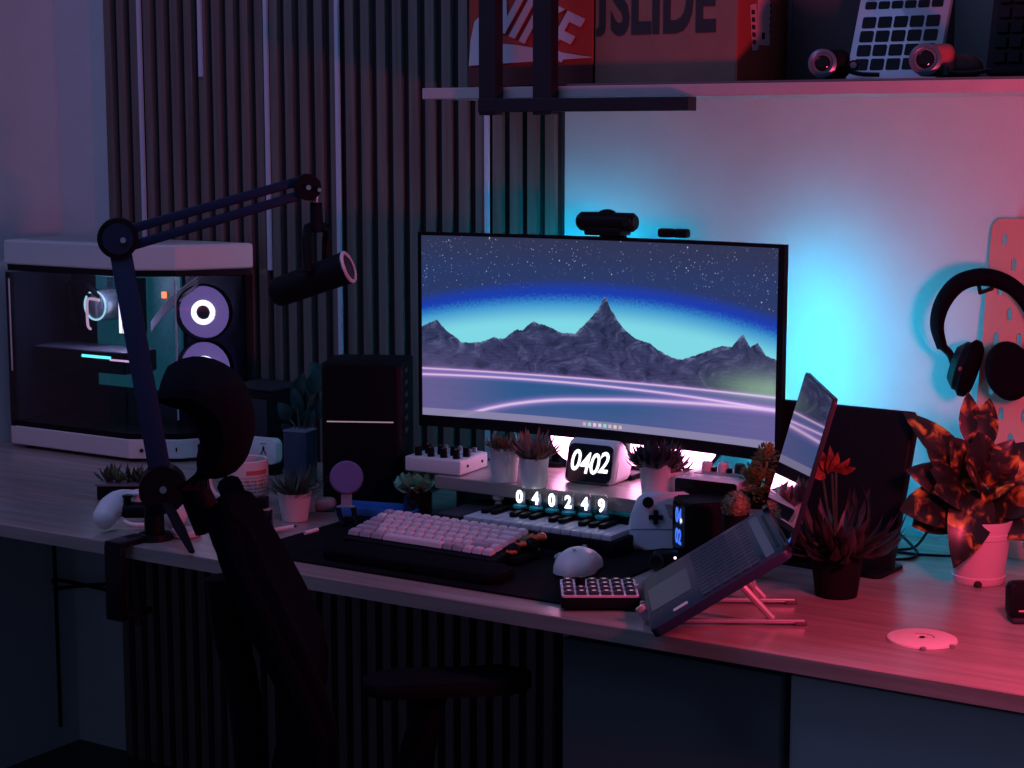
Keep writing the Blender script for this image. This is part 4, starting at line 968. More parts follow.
obj('rosette', b, m_succ, sj, world=True)

# ================================================================== KEYBOARD, WRIST REST, MOUSE, NUMPAD, PIANO
kc = Vector((-1.622, 2.350, DZ + 0.004)); kb = thing('keyboard', 'white-keyed mechanical keyboard on the black desk mat', 'keyboard', kc, math.radians(-0.5))
KT = Matrix.Rotation(math.radians(6), 4, 'X')
m_key = M('pale_key', (0.80, 0.64, 0.68), 0.5); m_keyg = M('grey_key', (0.44, 0.37, 0.43), 0.5)
obj('case', MB().prism(rrect(0.300, 0.138, 0.006), 0.002, 0.016, KT @ Matrix.Translation((0, 0, 0.006)), 0.002), m_black, kb)
def cap_mesh(w, d=0.0180, h=0.009):
    b = MB(); r = bmesh.ops.create_cube(b.b, size=1)
    for v in r['verts']:
        t = 0.5 + v.co.z; v.co = Vector((v.co.x * (w - 0.005 * t), v.co.y * (d - 0.005 * t), v.co.z * h))
    bmesh.ops.bevel(b.b, geom=b.b.edges[:], offset=0.0014, segments=2, affect='EDGES'); return b
def keycap(w, x, y, z, mat, parent, T, d=0.018, h=0.009, cache={}):
    k = (round(w, 4), d, h, mat.name)
    if k not in cache:
        o = obj('keycap', cap_mesh(w, d, h), mat, parent); cache[k] = o.data
    else:
        o = bpy.data.objects.new('keycap', cache[k]); COL.objects.link(o); o.parent = parent
    o.matrix_local = T @ Matrix.Translation((x, y, z)); return o
U = 0.0191
ROWS = [[1] * 14 + [1], [1] * 13 + [2], [1.5] + [1] * 12 + [1.5], [1.75] + [1] * 11 + [2.25], [2.25] + [1] * 10 + [1.75, 1], [1.25, 1.25, 1.25, 6.25, 1, 1, 1, 1, 1]]
grey = {(0, 0), (5, 0), (5, 1), (5, 2), (5, 4), (5, 5), (4, 0), (3, 0), (2, 0), (4, 11)}
for r, row in enumerate(ROWS):
    x = -0.150
    for c, w_ in enumerate(row):
        if r == 5 and c == 6: x += 0.0
        k = w_ * U
        hh = 0.0105 - 0.0006 * min(r, 5)
        keycap(k - 0.0010, x + k / 2, 0.050 - r * U * 1.02, 0.0275 + 0.0016 * (5 - r) * 0.5, m_keyg if (r, c) in grey else m_key, kb, KT); x += k
# orange ornament on the right end
KW = kb.matrix_basis.copy()
on = thing('orange_ornament', 'orange and black blossom-like ornament at the right end of the white keyboard', 'ornament', (-1.468, 2.362, DZ + 0.004))
b = MB(); b.sph((-0.004, -0.028, 0.018), 0.014); b.sph((0.006, 0.010, 0.022), 0.013); b.box((0.0, -0.008, 0.008), (0.028, 0.075, 0.014), 0.004); obj('base', b, m_black, on)
m_or = M('orange_resin', (0.80, 0.10, 0.02), 0.4)
for (cx_, cy_, cz_, s) in ((0.010, 0.024, 0.034, 1.25), (0.0, -0.012, 0.028, 0.85), (-0.002, -0.036, 0.020, 0.8)):
    b = MB()
    for k in range(5):
        a = 2 * PI * k / 5; b.sph((cx_ + 0.0065 * s * math.cos(a), cy_ + 0.0065 * s * math.sin(a), cz_), 0.0062 * s, (1, 1, 0.75), 10)
    o = obj('blossom', b, m_or, on); obj('blossom_eye', MB().sph((cx_ - 0.002, cy_ - 0.003, cz_ + 0.0035 * s), 0.0038 * s, seg=10), m_black, o)
one('ear_plug', MB().cyl((-1.430, 2.398, DZ + 0.005), (-1.421, 2.395, DZ + 0.012), 0.005, 0.004), m_white, 'tiny white plug lying right of the orange ornament', 'plug', (-1.426, 2.397, DZ + 0.003))
# wrist rest
o = obj('wrist_rest', MB().prism(rrect(0.34, 0.075, 0.025, 6), 0.0, 0.016, bev=0.006, seg=3), m_blacksoft); o.location = (-1.585, 2.228, DZ + 0.0042)
tag(o, 'black padded wrist rest in front of the white keyboard', 'wrist rest')
# mouse
mo = thing('mouse', 'white computer mouse on the right part of the black desk mat', 'mouse', (-1.362, 2.350, DZ + 0.004), math.radians(14))
b = MB(); rowsm = []; NM = 14
for i in range(NM + 1):
    t = i / NM; y = -0.058 + 0.116 * t
    e = (1 - abs(2 * t - 1) ** 3.2) ** 0.5 if 0 < t < 1 else 0.02
    hw_ = 0.0345 * e * (1 - 0.10 * math.exp(-((t - 0.52) / 0.16) ** 2)); h = (0.036 * (1 - ((t - 0.42) / 0.66) ** 2)) * max(e, 0.05) ** 0.5
    ring = []
    for k in range(17):
        a = PI * k / 16; ring.append(b.b.verts.new((hw_ * math.cos(a) * (1 if abs(math.cos(a)) < 2 else 1), y, 0.002 + h * math.sin(a) ** 0.75)))
    rowsm.append(ring)
for A, B in zip(rowsm[:-1], rowsm[1:]):
    for k in range(16): b.b.faces.new([A[k], A[k + 1], B[k + 1], B[k]])
    b.b.faces.new([A[0], A[16], B[16], B[0]])
b.b.faces.new(rowsm[0]); b.b.faces.new(rowsm[-1][::-1])
obj('shell', b, m_white, mo)
obj('scroll_wheel', MB().cyl((-0.003, 0.034, 0.0255), (0.003, 0.034, 0.0255), 0.007), m_grey, mo)
obj('logo_dot', MB().sph((0, -0.026, 0.0385), 0.0035, (0.8, 1.1, 0.25), 10), m_grey, mo)
obj('base', MB().box((0, 0, 0.0015), (0.05, 0.10, 0.002), 0.0008), m_black, mo)
# number pad
nA, nB = onz(561, 612, DZ), onz(640, 612, DZ); rotn = math.atan2(nB.y - nA.y, nB.x - nA.x)
npd = thing('number_pad', 'black number pad with pale backlit key gaps at the desk front edge', 'keypad', (nA.x, nA.y, DZ + 0.004), rotn)
NWd = (nB - nA).length; NDp = 0.098
obj('case', MB().prism(rrect(NWd, NDp, 0.004, 4, NWd / 2, NDp / 2), 0.001, 0.017, bev=0.0015), m_black, npd)
obj('plate', MB().prism(rrect(NWd - 0.002, NDp - 0.002, 0.004, 4, NWd / 2, NDp / 2), 0.0168, 0.0195), M('pale_plate', (0.75, 0.55, 0.68), 0.4), npd)
kx, ky = (NWd - 0.006) / 6, (NDp - 0.006) / 4
for r in range(4):
    for c in range(6):
        if r == 2 and c == 1: continue
        o = keycap(kx * 0.90, 0.003 + kx * (c + 0.5), 0.003 + ky * (r + 0.5), 0.0215, m_key if False else M_NP if False else m_dgrey, npd, Matrix.Identity(4), ky * 0.88, 0.006)
        obj('legend', MB().box((0.003 + kx * (c + 0.5), 0.003 + ky * (r + 0.5) - 0.002, 0.0247), (kx * 0.26, ky * 0.10, 0.0006)), M('lit_legend', (0.75, 0.6, 0.75), 0.4, emit=(0.9, 0.7, 0.9), es=0.3) if (r, c) == (0, 0) else bpy.data.materials['lit_legend'], npd, smooth=False)
obj('knob', MB().cyl((0.003 + kx * 1.5, 0.003 + ky * 2.5, 0.019), (0.003 + kx * 1.5, 0.003 + ky * 2.5, 0.033), 0.0075, 0.007), m_black, npd)
# piano (midi) keyboard
PX0, PX1, PYf = -1.702, -1.352, 2.447
pn = thing('midi_keyboard', 'black mini piano keyboard under the riser edge, white keys to the front', 'piano keyboard', ((PX0 + PX1) / 2, PYf + 0.07, DZ))
obj('body', MB().box(((PX0 + PX1) / 2, PYf + 0.075, DZ + 0.0150), (PX1 - PX0, 0.15, 0.0296), 0.003), m_black, pn, world=True)
obj('rear_panel', MB().box(((PX0 + PX1) / 2, PYf + 0.122, DZ + 0.0335), (PX1 - PX0, 0.056, 0.010), 0.002), m_black, pn, world=True)
obj('left_panel', MB().box((PX0 + 0.026, PYf + 0.047, DZ + 0.0335), (0.050, 0.092, 0.009), 0.002), m_dgrey, pn, world=True)
obj('joystick', MB().lathe([(0.006, 0), (0.005, 0.008), (0.010, 0.012), (0.011, 0.022), (0.009, 0.025), (0, 0.024)], (PX0 + 0.058, PYf + 0.11, DZ + 0.038), 20), M('pink_knob', (0.62, 0.42, 0.46), 0.5), pn, world=True, label='small pinkish knob')
m_wk = M('piano_white', (0.72, 0.68, 0.72), 0.35)
kx0 = PX0 + 0.055; kw = (PX1 - 0.008 - kx0) / 15
wk = obj('white_key', MB().box((0, 0, 0), (kw * 0.93, 0.086, 0.009), 0.001), m_wk, pn)
for k in range(15):
    o = wk if k == 0 else wk.copy()
    if k: COL.objects.link(o)
    o.parent = pn; o.location = Vector((kx0 + kw * (k + 0.5), PYf + 0.0475, DZ + 0.034)) - Vector(pn.location)
bkk = obj('black_key', MB().box((0, 0, 0), (kw * 0.62, 0.052, 0.009), 0.0015), m_black, pn); first = True
for k in range(14):
    if k % 7 in (2, 6): continue
    o = bkk if first else bkk.copy()
    if not first: COL.objects.link(o)
    first = False; o.parent = pn; o.location = Vector((kx0 + kw * (k + 1), PYf + 0.0645, DZ + 0.0415)) - Vector(pn.location)
for k in range(4): obj('dial', MB().cyl((PX0 + 0.10 + 0.05 * k, PYf + 0.135, DZ + 0.038), (PX0 + 0.10 + 0.05 * k, PYf + 0.135, DZ + 0.048), 0.007), m_dgrey, pn, world=True)
# nixie clock
NY = 2.527; n0, n1 = ony(520, 497, NY), ony(602, 506, NY); nzb = DZ + 0.041
nx = thing('tube_clock', 'glass tube clock glowing 040249 in front of the riser', 'clock', ((n0.x + n1.x) / 2, NY, nzb))
obj('base', MB().box(((n0.x + n1.x) / 2, NY + 0.006, nzb + 0.004), (n1.x - n0.x + 0.036, 0.030, 0.008), 0.002), m_black, nx, world=True)
m_digit = EM('digit_glow', (0.97, 0.97, 1.0), 3.0)
for k, ch_ in enumerate('040249'):
    x = n0.x + (n1.x - n0.x) * k / 5; zc = n0.z + (n1.z - n0.z) * k / 5
    tb = obj('glass_tube', MB().lathe([(0.0112, 0.006), (0.0112, 0.036), (0.009, 0.0425), (0.005, 0.046), (0, 0.047)], (x, NY, nzb), 20), m_glass, nx, world=True)
    obj('tube_plate', MB().box((x, NY + 0.005, nzb + 0.02), (0.015, 0.0012, 0.026)), M('tube_plate_blue', (0.05, 0.07, 0.16), 0.4) if k == 0 else bpy.data.materials['tube_plate_blue'], tb, world=True, smooth=False)
    DM = frame((x, NY - 0.002, zc), (math.cos(0.25), math.sin(0.25), 0), (0, 0, 1))
    text('digit', ch_, 0.029, m_digit, tb, DM, extrude=0.0006, offset=0.0011, xs=0.78)
    obj('tube_tip', MB().cyl((x, NY, nzb + 0.006), (x, NY, nzb + 0.010), 0.0118), M('teal_glow', (0.0, 0.3, 0.35), 0.4, emit=(0.0, 0.45, 0.7), es=0.04) if k == 0 else bpy.data.materials['teal_glow'], tb, world=True)
# ================================================================== ON THE RISER
# mixer
mA, mB, mC = onz(460, 476.5, RZ), onz(408.6, 470, RZ), onz(490.6, 470.8, RZ)
mrot = math.atan2(mA.y - mB.y, mA.x - mB.x) + 0.10; mW = 0.113; mD = 0.105; mH = 0.027
mx = thing('mixer', 'white mixer box with black knobs on the left end of the riser', 'mixer', (mA.x, mA.y, RZ + G), mrot)
obj('body', MB().box((-mW / 2, mD / 2, mH / 2), (mW, mD, mH), 0.003, seg=3), m_white, mx)
for r in range(2):
    for c in range(4):
        o = obj('knob', MB().lathe([(0.0068, 0), (0.006, 0.014), (0.0056, 0.0165), (0, 0.017)], (-mW + 0.018 + c * 0.026 + 0.006 * r, 0.018 + r * 0.026, mH), 16), m_black, mx)
        obj('knob_mark', MB().box((-mW + 0.018 + c * 0.026 + 0.006 * r, 0.018 + r * 0.026 - 0.003, mH + 0.0172), (0.0012, 0.005, 0.0006)), m_grey, o, smooth=False)
for r in range(2):
    for c in range(3):
        obj('small_knob', MB().lathe([(0.0048, 0), (0.0042, 0.009), (0, 0.0095)], (-mW + 0.035 + c * 0.03, 0.068 + r * 0.02, mH), 14), m_grey, mx)
obj('fader_panel', MB().box((-mW * 0.5, 0.078, mH + 0.0006), (mW * 0.86, 0.045, 0.0012)), M('pale_blue_panel', (0.45, 0.52, 0.58), 0.4), mx, smooth=False)
for y in (0.028, 0.082): obj('side_jack', MB().cyl((-0.0008, y, mH * 0.5), (0.0012, y, mH * 0.5), 0.0028), m_black, mx)
for x in (-0.01, -mW + 0.012):
    for y in (0.01, mD - 0.01): pass
# thin cable loop behind
cb = [ony(496, 462, 2.80), ony(493, 440, 2.79), ony(498, 428, 2.79), ony(506, 424, 2.79), ony(514, 430, 2.79), ony(518, 450, 2.80)]
one('loop_cable', MB().tube(spline(cb, 24), 0.0022, 8), M('pale_cable', (0.5, 0.6, 0.62), 0.5), 'thin pale looped cable behind the left potted plant on the riser', 'cable', cb[0])
RG = 'white potted plants on the riser'
pA = grass_pot(504.5, 481, 0.0275, 0.0215, 0.060, 'white pot of bushy brown-green grass on the riser beside the mixer', 11, 0, zbase=RZ, grp=RG)
cA = Vector(pA.location) + Vector((0, 0, 0.054)); blades(cA, 300, 0.034, 1.0, 0.0035, m_redgreen, pA, 12, sag=-0.1, r0=0.02, zmin=0.35)
pB = grass_pot(534, 487, 0.0255, 0.021, 0.051, 'white pot of reddish spiky succulent on the riser left of the smart clock', 13, 0, zbase=RZ, grp=RG)
cB = Vector(pB.location) + Vector((0, 0, 0.046)); blades(cB, 46, 0.058, 0.85, 0.011, m_aloe, pB, 14, sag=-0.12, r0=0.012, zmin=0.42, fold=0.5)
blades(cB, 26, 0.050, 0.9, 0.006, m_redgreen, pB, 15, name='side_shoots', sag=-0.1, r0=0.016)
pC = grass_pot(655, 497, 0.0275, 0.022, 0.060, 'white pot of dark curly foliage on the riser right of the smart clock', 16, 0, zbase=RZ)
cC = Vector(pC.location) + Vector((0, 0, 0.054)); blades(cC, 210, 0.050, 1.0, 0.012, leafmat('navy_leaf', (0.03, 0.035, 0.045), (0.08, 0.06, 0.075)), pC, 17, sag=-0.25, r0=0.014, zmin=0.35, fold=0.4)
pC2 = grass_pot(669, 494, 0.0235, 0.020, 0.040, 'smaller white pot just right of the pot of dark curly foliage', 18, 0, zbase=RZ)
cC2 = Vector(pC2.location) + Vector((0, 0, 0.037)); blades(cC2, 40, 0.045, 1.0, 0.012, leafmat('mauve_leaf', (0.16, 0.08, 0.10), (0.34, 0.18, 0.22)), pC2, 19, sag=-0.2, r0=0.012, zmin=0.3, fold=0.4)
# smart clock
k0, k1 = onz(566, 482, RZ), onz(609, 487, RZ)
ck = thing('smart_clock', 'white smart clock with black face reading 0402 on the riser', 'clock', ((k0.x + k1.x) / 2, (k0.y + k1.y) / 2, RZ + G), math.radians(3))
CWd, CHt, CDp = 0.098, 0.074, 0.078; tl = 0.24
CKM = frame((0, 0, 0), (0, 1, 0), (0, 0, 1))     # local profile: x = depth, y = height, extruded along X
prof_ = [(0.004, 0.0), (0.0, 0.004), (0.012, CHt * 0.62), (0.018, CHt - 0.008), (0.026, CHt), (0.05, CHt - 0.001), (0.066, CHt * 0.80), (CDp, 0.018), (CDp - 0.002, 0.002), (CDp - 0.012, 0.0)]
prof_ = [(0.006, 0.0), (0.0, 0.005), (0.0165, CHt - 0.010), (0.024, CHt - 0.002), (0.033, CHt), (0.046, CHt - 0.003), (0.058, CHt - 0.012), (CDp - 0.004, 0.026), (CDp, 0.010), (CDp - 0.008, 0.0)]
obj('shell', MB().prism(prof_, -CWd / 2, CWd / 2, CKM, 0.011, 4), m_white, ck, angle=0.9)
fx = Vector((0, 0.0165, CHt - 0.010)) - Vector((0, 0, 0.005)); CF_ = frame(Vector((0, 0, 0.005)) + Vector((0, -0.0008, 0.0)), (1, 0, 0), fx)
fl = fx.length
obj('face', MB().prism(rrect(CWd - 0.012, fl + 0.004, 0.011, 5, 0, fl / 2 + 0.001), -0.002, 0.0010, CF_, 0.0005), m_gloss, ck)
DM = CF_ @ Matrix.Translation((0, fl / 2 + 0.001, 0.0014))
m_face = EM('clock_digit_glow', (0.95, 0.97, 1.0), 1.6)
for (s, dx, dy) in (('0', -0.0275, 0.0015), ('4', -0.0085, -0.0025), ('0', 0.0095, -0.0025), ('2', 0.0275, 0.001)):
    text('digit', s, 0.051, m_face, ck, DM @ Matrix.Translation((dx, dy, 0)), world=False, extrude=0.0003, offset=0.0009, xs=0.76, shear=0.14)
# audio interface
iA = ony(673, 480, 2.57); iB = ony(739, 489, 2.57)
ai = thing('audio_interface', 'white audio interface with black front and top knobs on the right end of the riser', 'audio interface', (iA.x, 2.57, RZ + G))
iw = iB.x - iA.x; ih = 0.043; idp = 0.105
obj('body', MB().box((iw / 2, idp / 2, ih / 2), (iw, idp, ih), 0.006, seg=3), m_white, ai)
obj('front_panel', MB().prism(rrect(iw - 0.008, ih - 0.006, 0.005, 4, iw / 2, ih / 2), -0.0004, 0.0014, frame((0, 0, 0), (1, 0, 0), (0, 0, 1))), m_gloss, ai)
obj('status_light_or_glint', MB().cyl((iw * 0.78, -0.0012, ih * 0.30), (iw * 0.78, -0.0022, ih * 0.30), 0.0018), EM('warm_status', (1.0, 0.6, 0.45), 2.0), ai)
obj('top_panel', MB().box((iw * 0.56, idp * 0.62, ih + 0.0005), (iw * 0.80, idp * 0.55, 0.001)), m_grey, ai, smooth=False)
for k in range(3): obj('knob', MB().lathe([(0.0095, 0), (0.0090, 0.013), (0.0075, 0.015), (0, 0.0152)], (0.030 + 0.028 * k, idp * 0.62 + 0.004 * k, ih + 0.0008), 22), M('pale_knob', (0.62, 0.50, 0.55), 0.45) if k < 2 else m_dgrey, ai)
for k in range(2): obj('button', MB().box((0.044 + 0.028 * k, idp * 0.60, ih + 0.004), (0.007, 0.009, 0.008), 0.001), m_black, ai)

# ================================================================== RIGHT PART OF THE DESK
# white gamepad standing on its grips
p = onz(672, 552, DZ); gpd = thing('gamepad', 'pale blue-white gamepad standing upright in front of the riser', 'game controller', (p.x - 0.0, p.y, DZ + 0.0005), YAW - 0.06)
half = [(0.0, 0.096), (0.020, 0.096), (0.034, 0.101), (0.048, 0.098), (0.060, 0.084), (0.070, 0.055), (0.076, 0.025), (0.072, 0.006), (0.060, 0.001), (0.046, 0.008), (0.034, 0.020), (0.020, 0.024), (0.0, 0.024)]
half = [(0.0, 0.098), (0.018, 0.0985), (0.032, 0.0995), (0.047, 0.097), (0.059, 0.085), (0.068, 0.060), (0.074, 0.030), (0.072, 0.010), (0.062, 0.002), (0.045, 0.002), (0.030, 0.004), (0.015, 0.006), (0.0, 0.006)]
out_ = [(-x, y) for x, y in reversed(half[1:-1])]
outl = half + [(-x, y) for x, y in reversed(half[1:-1])]
tilt_ = Matrix.Rotation(-0.20, 4, 'X')
GM = tilt_ @ frame((0, 0, 0), (1, 0, 0), (0, 0, 1))
b = MB(); b.prism(outl, -0.020, 0.014, GM, 0.011, 4); obj('shell', b, M('pale_shell', (0.60, 0.68, 0.72), 0.4), gpd, angle=1.2)
def gdisc(x, y, r, h, name, mat, par=gpd): return obj(name, MB().lathe([(r * 0.75, 0), (r * 0.7, h * 0.5), (r, h * 0.7), (r, h), (r * 0.6, h * 0.9), (0, h * 0.85)], (0, 0, 0), 24), mat, par)
for (x, y) in ((-0.040, 0.080), (0.020, 0.050)):
    o = gdisc(x, y, 0.0092, 0.014, 'thumbstick', m_black); o.matrix_local = GM @ Matrix.Translation((x, y, 0.0135))
for (x, y) in ((-0.0115, 0.056),): pass
b = MB(); b.box((0, 0, 0), (0.0235, 0.0075, 0.007), 0.001); b.box((0, 0, 0), (0.0075, 0.0235, 0.007), 0.001)
o = obj('direction_pad', b, m_black, gpd); o.matrix_local = GM @ Matrix.Translation((-0.027, 0.056, 0.0155)) @ Matrix.Rotation(0.0, 4, 'Z')
b = MB(); b.tube([GM @ Vector((-0.068, 0.036, 0.0143)), GM @ Vector((-0.03, 0.037, 0.0147)), GM @ Vector((0.03, 0.037, 0.0147)), GM @ Vector((0.068, 0.036, 0.0143))], 0.0006, 6); obj('seam', b, m_grey, gpd)
for k in range(4):
    a = k * PI / 2; o = obj('face_button', MB().cyl((0, 0, 0), (0, 0, 0.005), 0.005, 0.0045), m_dgrey, gpd); o.matrix_local = GM @ Matrix.Translation((0.043 + 0.0115 * math.cos(a), 0.078 + 0.0115 * math.sin(a), 0.0135))
# black cube clock
p = onz(688, 566, DZ); cu = thing('cube_clock', 'black block clock with blue digits on its narrow left face', 'clock', (p.x - 0.002, p.y - 0.002, DZ + 0.0005), math.radians(-57.7 + 15 + 90))
TQ = Matrix.Rotation(-0.13, 4, 'X')
obj('block', MB().prism(rrect(0.078, 0.070, 0.010, 5, 0.039, 0.035), 0.004, 0.100, Matrix.Identity(4), 0.005, 3), m_black, cu)
obj('foot', MB().box((0.039, 0.035, 0.003), (0.05, 0.045, 0.006)), m_blackmat, cu)
LM = frame((-0.0006, 0.035, 0.056), (0, -1, 0), (0, 0, 1))
m_bluedig = EM('blue_digit_glow', (0.06, 0.18, 1.0), 1.1)
obj('display', MB().prism(rrect(0.056, 0.074, 0.004), -0.001, 0.0003, LM), m_gloss, cu, smooth=False)
for (s, y) in (('04', 0.017), ('02', -0.017)):
    text('digits', s, 0.033, m_bluedig, cu, LM @ Matrix.Translation((0, y, 0.0008)), world=False, extrude=0.0003, offset=0.001, xs=0.8)
obj('digit_dot', MB().sph(LM @ Vector((0.012, 0.012, 0.001)), 0.004, (0.3, 1, 1), 10), EM('white_spark', (1, .9, .95), 1.0), cu)
obj('red_trim', MB().box((0.03, -0.0003, 0.012), (0.03, 0.0012, 0.0025)), M('red_trim', (0.6, 0.03, 0.05), 0.4), cu, smooth=False)
# small black gadget in front of the gamepad
p = onz(664, 569, DZ); gd = thing('mini_camera', 'small black gadget with round lens below the pale gamepad', 'camera', (p.x, p.y, DZ + 0.0005), YAW)
obj('body', MB().box((0.004, 0.012, 0.013), (0.042, 0.028, 0.025), 0.006, seg=3), m_black, gd)
obj('barrel', MB().cyl((-0.012, -0.004, 0.014), (-0.014, -0.016, 0.015), 0.0115, 0.0125, 24), m_dgrey, gd)
obj('lens', MB().cyl((-0.0142, -0.0155, 0.015), (-0.0145, -0.0172, 0.0151), 0.009, 0.008), m_gloss, gd)
obj('status_light_or_glint', MB().sph((0.017, -0.0025, 0.018), 0.0022), EM('white_glint', (1, 0.85, 0.9), 2.0), gd)  # white glint on the gadget, made as a small glowing dot
# mossy plants
p = onz(734, 524, DZ + 0.0); c = at(736, 506, 2.72)
mp = thing('moss_ball', 'round fuzzy brown-green cactus ball in a black pot behind the laptop', 'potted plant', (c.x, c.y, DZ))
mh_ = c.z - DZ
obj('pot', MB().lathe([(0, 0), (0.018, 0), (0.021, mh_ - 0.012), (0.019, mh_ - 0.012), (0, mh_ - 0.016)], (0, 0, G), 24), m_black, mp)
b = MB(); rnd = random.Random(9); b.sph((0, 0, mh_), 0.0195, (1, 1, 1.1), 16)
for k in range(420):
    d = Vector((rnd.gauss(0, 1), rnd.gauss(0, 1), rnd.gauss(0.3, 1))).normalized(); b.leaf(Vector((0, 0, mh_)) + d * 0.017, Vector((0, 0, mh_)) + d * 0.0245, 0.0028, n=2)
obj('cactus', b, leafmat('moss', (0.13, 0.10, 0.05), (0.30, 0.22, 0.11), 160), mp)
q = onz(760, 508, RZ); c = at(757, 480, (q - CAM).dot(FW)); bp2 = thing('bushy_plant', 'yellow-green bushy plant in a dark pot on the right end of the riser', 'potted plant', (c.x, c.y, RZ))
obj('pot', MB().lathe([(0, 0), (0.018, 0), (0.022, 0.026), (0.020, 0.026), (0, 0.022)], (0, 0, G), 28), m_black, bp2)
zc = c.z - RZ; m_moss2 = leafmat('yellow_green_leaf', (0.07, 0.13, 0.04), (0.32, 0.26, 0.07), 60)
b = MB(); rnd = random.Random(12)
for k in range(620):
    u_ = Vector((rnd.gauss(0, 1), rnd.gauss(0, 1), rnd.gauss(0, 1))).normalized(); r_ = 0.030 * rnd.random() ** 0.4
    q = Vector((u_.x * r_ * 0.9, u_.y * r_, zc - 0.004 + u_.z * r_ * 1.0)); b.leaf(q, q + (u_ + Vector((0, 0, 0.4))).normalized() * 0.010, 0.006, n=3, sag=-0.1)
for k in range(260):
    u_ = Vector((rnd.gauss(0, 1), rnd.gauss(0, 1), rnd.gauss(0, 1))).normalized(); r_ = 0.022 * rnd.random() ** 0.4
    q = Vector((0.016 + u_.x * r_ * 0.8, u_.y * r_, zc + 0.036 + u_.z * r_)); b.leaf(q, q + (u_ + Vector((0, 0, 0.5))).normalized() * 0.009, 0.005, n=3, sag=-0.1)
obj('foliage', b, m_moss2, bp2)
obj('stem', MB().tube([(0, 0, 0.02), (0.003, 0, zc - 0.01), (0.012, 0, zc + 0.03)], 0.003, 8), m_soil, bp2)
# laptop (fitted pose)
Lp = [-1.0712, 2.0408, 0.7732, 0.53897, 0.56087, 0.26489, 0.212, 1.30504]
lx, ly, lz, lyaw, ltilt, lw, ld, lsa = Lp
lu = Vector((math.cos(lyaw), math.sin(lyaw), 0)); lv = Vector((-math.sin(lyaw), math.cos(lyaw), 0)); LN = Vector((lx, ly, lz + 0.001))
LU = lu * math.cos(ltilt) + Vector((0, 0, math.sin(ltilt))); LS = lu * math.cos(lsa) + Vector((0, 0, math.sin(lsa)))
lap = thing('laptop', 'open dark laptop on a folding stand, its glossy screen mirroring the monitor', 'laptop', LN + lu * 0.09 + lv * lw / 2 - Vector((0, 0, LN.z - DZ - 0.06)))
# deck: local x from near to far edge negative -> use x along -lv (viewer right), y along LU
BMt = frame(LN, lv, LU)      # z = lv x LU  (points down/up?)
zsgn = 1 if (lv.cross(LU)).z > 0 else -1
m_lapd = M('laptop_deck', (0.022, 0.026, 0.062), 0.45, spec=0.25); m_lapk = M('laptop_keys', (0.018, 0.019, 0.028), 0.5)
obj('base', MB().prism(rrect(lw, ld, 0.010, 5, lw / 2, ld / 2), -0.013 * zsgn, 0.0, BMt, 0.0015), m_lapd, lap, world=True)
obj('touchpad', MB().prism(rrect(lw * 0.44, ld * 0.30, 0.003, 4, lw * 0.52, ld * 0.185), 0.0, 0.0006 * zsgn, BMt), M('touchpad', (0.05, 0.052, 0.095), 0.4), lap, world=True)
obj('keyboard_bed', MB().prism(rrect(lw * 0.90, ld * 0.43, 0.003, 4, lw * 0.5, ld * 0.60), 0.0, 0.0004 * zsgn, BMt), m_lapk, lap, world=True)
kyx = lw * 0.90 / 13; kyy = ld * 0.43 / 6
kmesh = None
for r in range(6):
    for c in range(13):
        if kmesh is None:
            o = obj('keycap', MB().prism(rrect(kyx * 0.84, kyy * 0.82, 0.0012, 2), 0, 0.0014 * zsgn), m_lapd, lap, smooth=False); kmesh = o.data
        else:
            o = bpy.data.objects.new('keycap', kmesh); COL.objects.link(o); o.parent = lap
        o.matrix_local = Matrix.Translation(-Vector(lap.location)) @ BMt @ Matrix.Translation((lw * 0.05 + kyx * (c + 0.5), ld * 0.385 + kyy * (r + 0.5), 0.0004 * zsgn))
obj('sticker', MB().prism(rrect(0.011, 0.022, 0.001, 2, lw * 0.115, ld * 0.23), 0, 0.0006 * zsgn, BMt), m_white, lap, world=True, label='small white sticker on the palm rest', smooth=False)
obj('speaker_strip', MB().prism(rrect(lw * 0.86, ld * 0.065, 0.002, 3, lw * 0.5, ld * 0.885), 0, 0.0006 * zsgn, BMt), M('strip_metal', (0.17, 0.15, 0.19), 0.4, metal=0.4), lap, world=True)
obj('hinge_gap', MB().prism(rrect(lw * 0.72, ld * 0.022, 0.002, 3, lw * 0.5, ld * 0.955), 0, 0.0008 * zsgn, BMt), m_black, lap, world=True)
for x in (0.05, 0.95): obj('hinge', MB().cyl(BMt @ Vector((lw * (x - 0.035), ld, 0.001)), BMt @ Vector((lw * (x + 0.035), ld, 0.001)), 0.0055), m_darkmetal, lap, world=True)
HN_ = LN + LU * (ld + 0.001); SMt = frame(HN_, lv, LS); lh = ld * 0.97
zs2 = 1 if (lv.cross(LS)).dot(-lu) > 0 else -1       # +: z faces the user
obj('lid', MB().prism(rrect(lw, lh, 0.008, 5, lw / 2, lh / 2 + 0.002), -0.006 * zs2, 0.0, SMt, 0.001), m_darkmetal, lap, world=True)
m_mirror = M('glossy_screen', (0.010, 0.010, 0.013), 0.02, spec=1.0, coat=1.0); m_mirror.node_tree.nodes['Principled BSDF'].inputs['Coat Roughness'].default_value = 0.02
m_mirror.node_tree.nodes['Principled BSDF'].inputs['Coat IOR'].default_value = 2.2; m_mirror.node_tree.nodes['Principled BSDF'].inputs['IOR'].default_value = 2.2
obj('screen', MB().prism(rrect(lw - 0.006, lh - 0.007, 0.004, 4, lw / 2, lh / 2 + 0.003), 0.0, 0.0006 * zs2, SMt), m_mirror, lap, world=True, smooth=False)
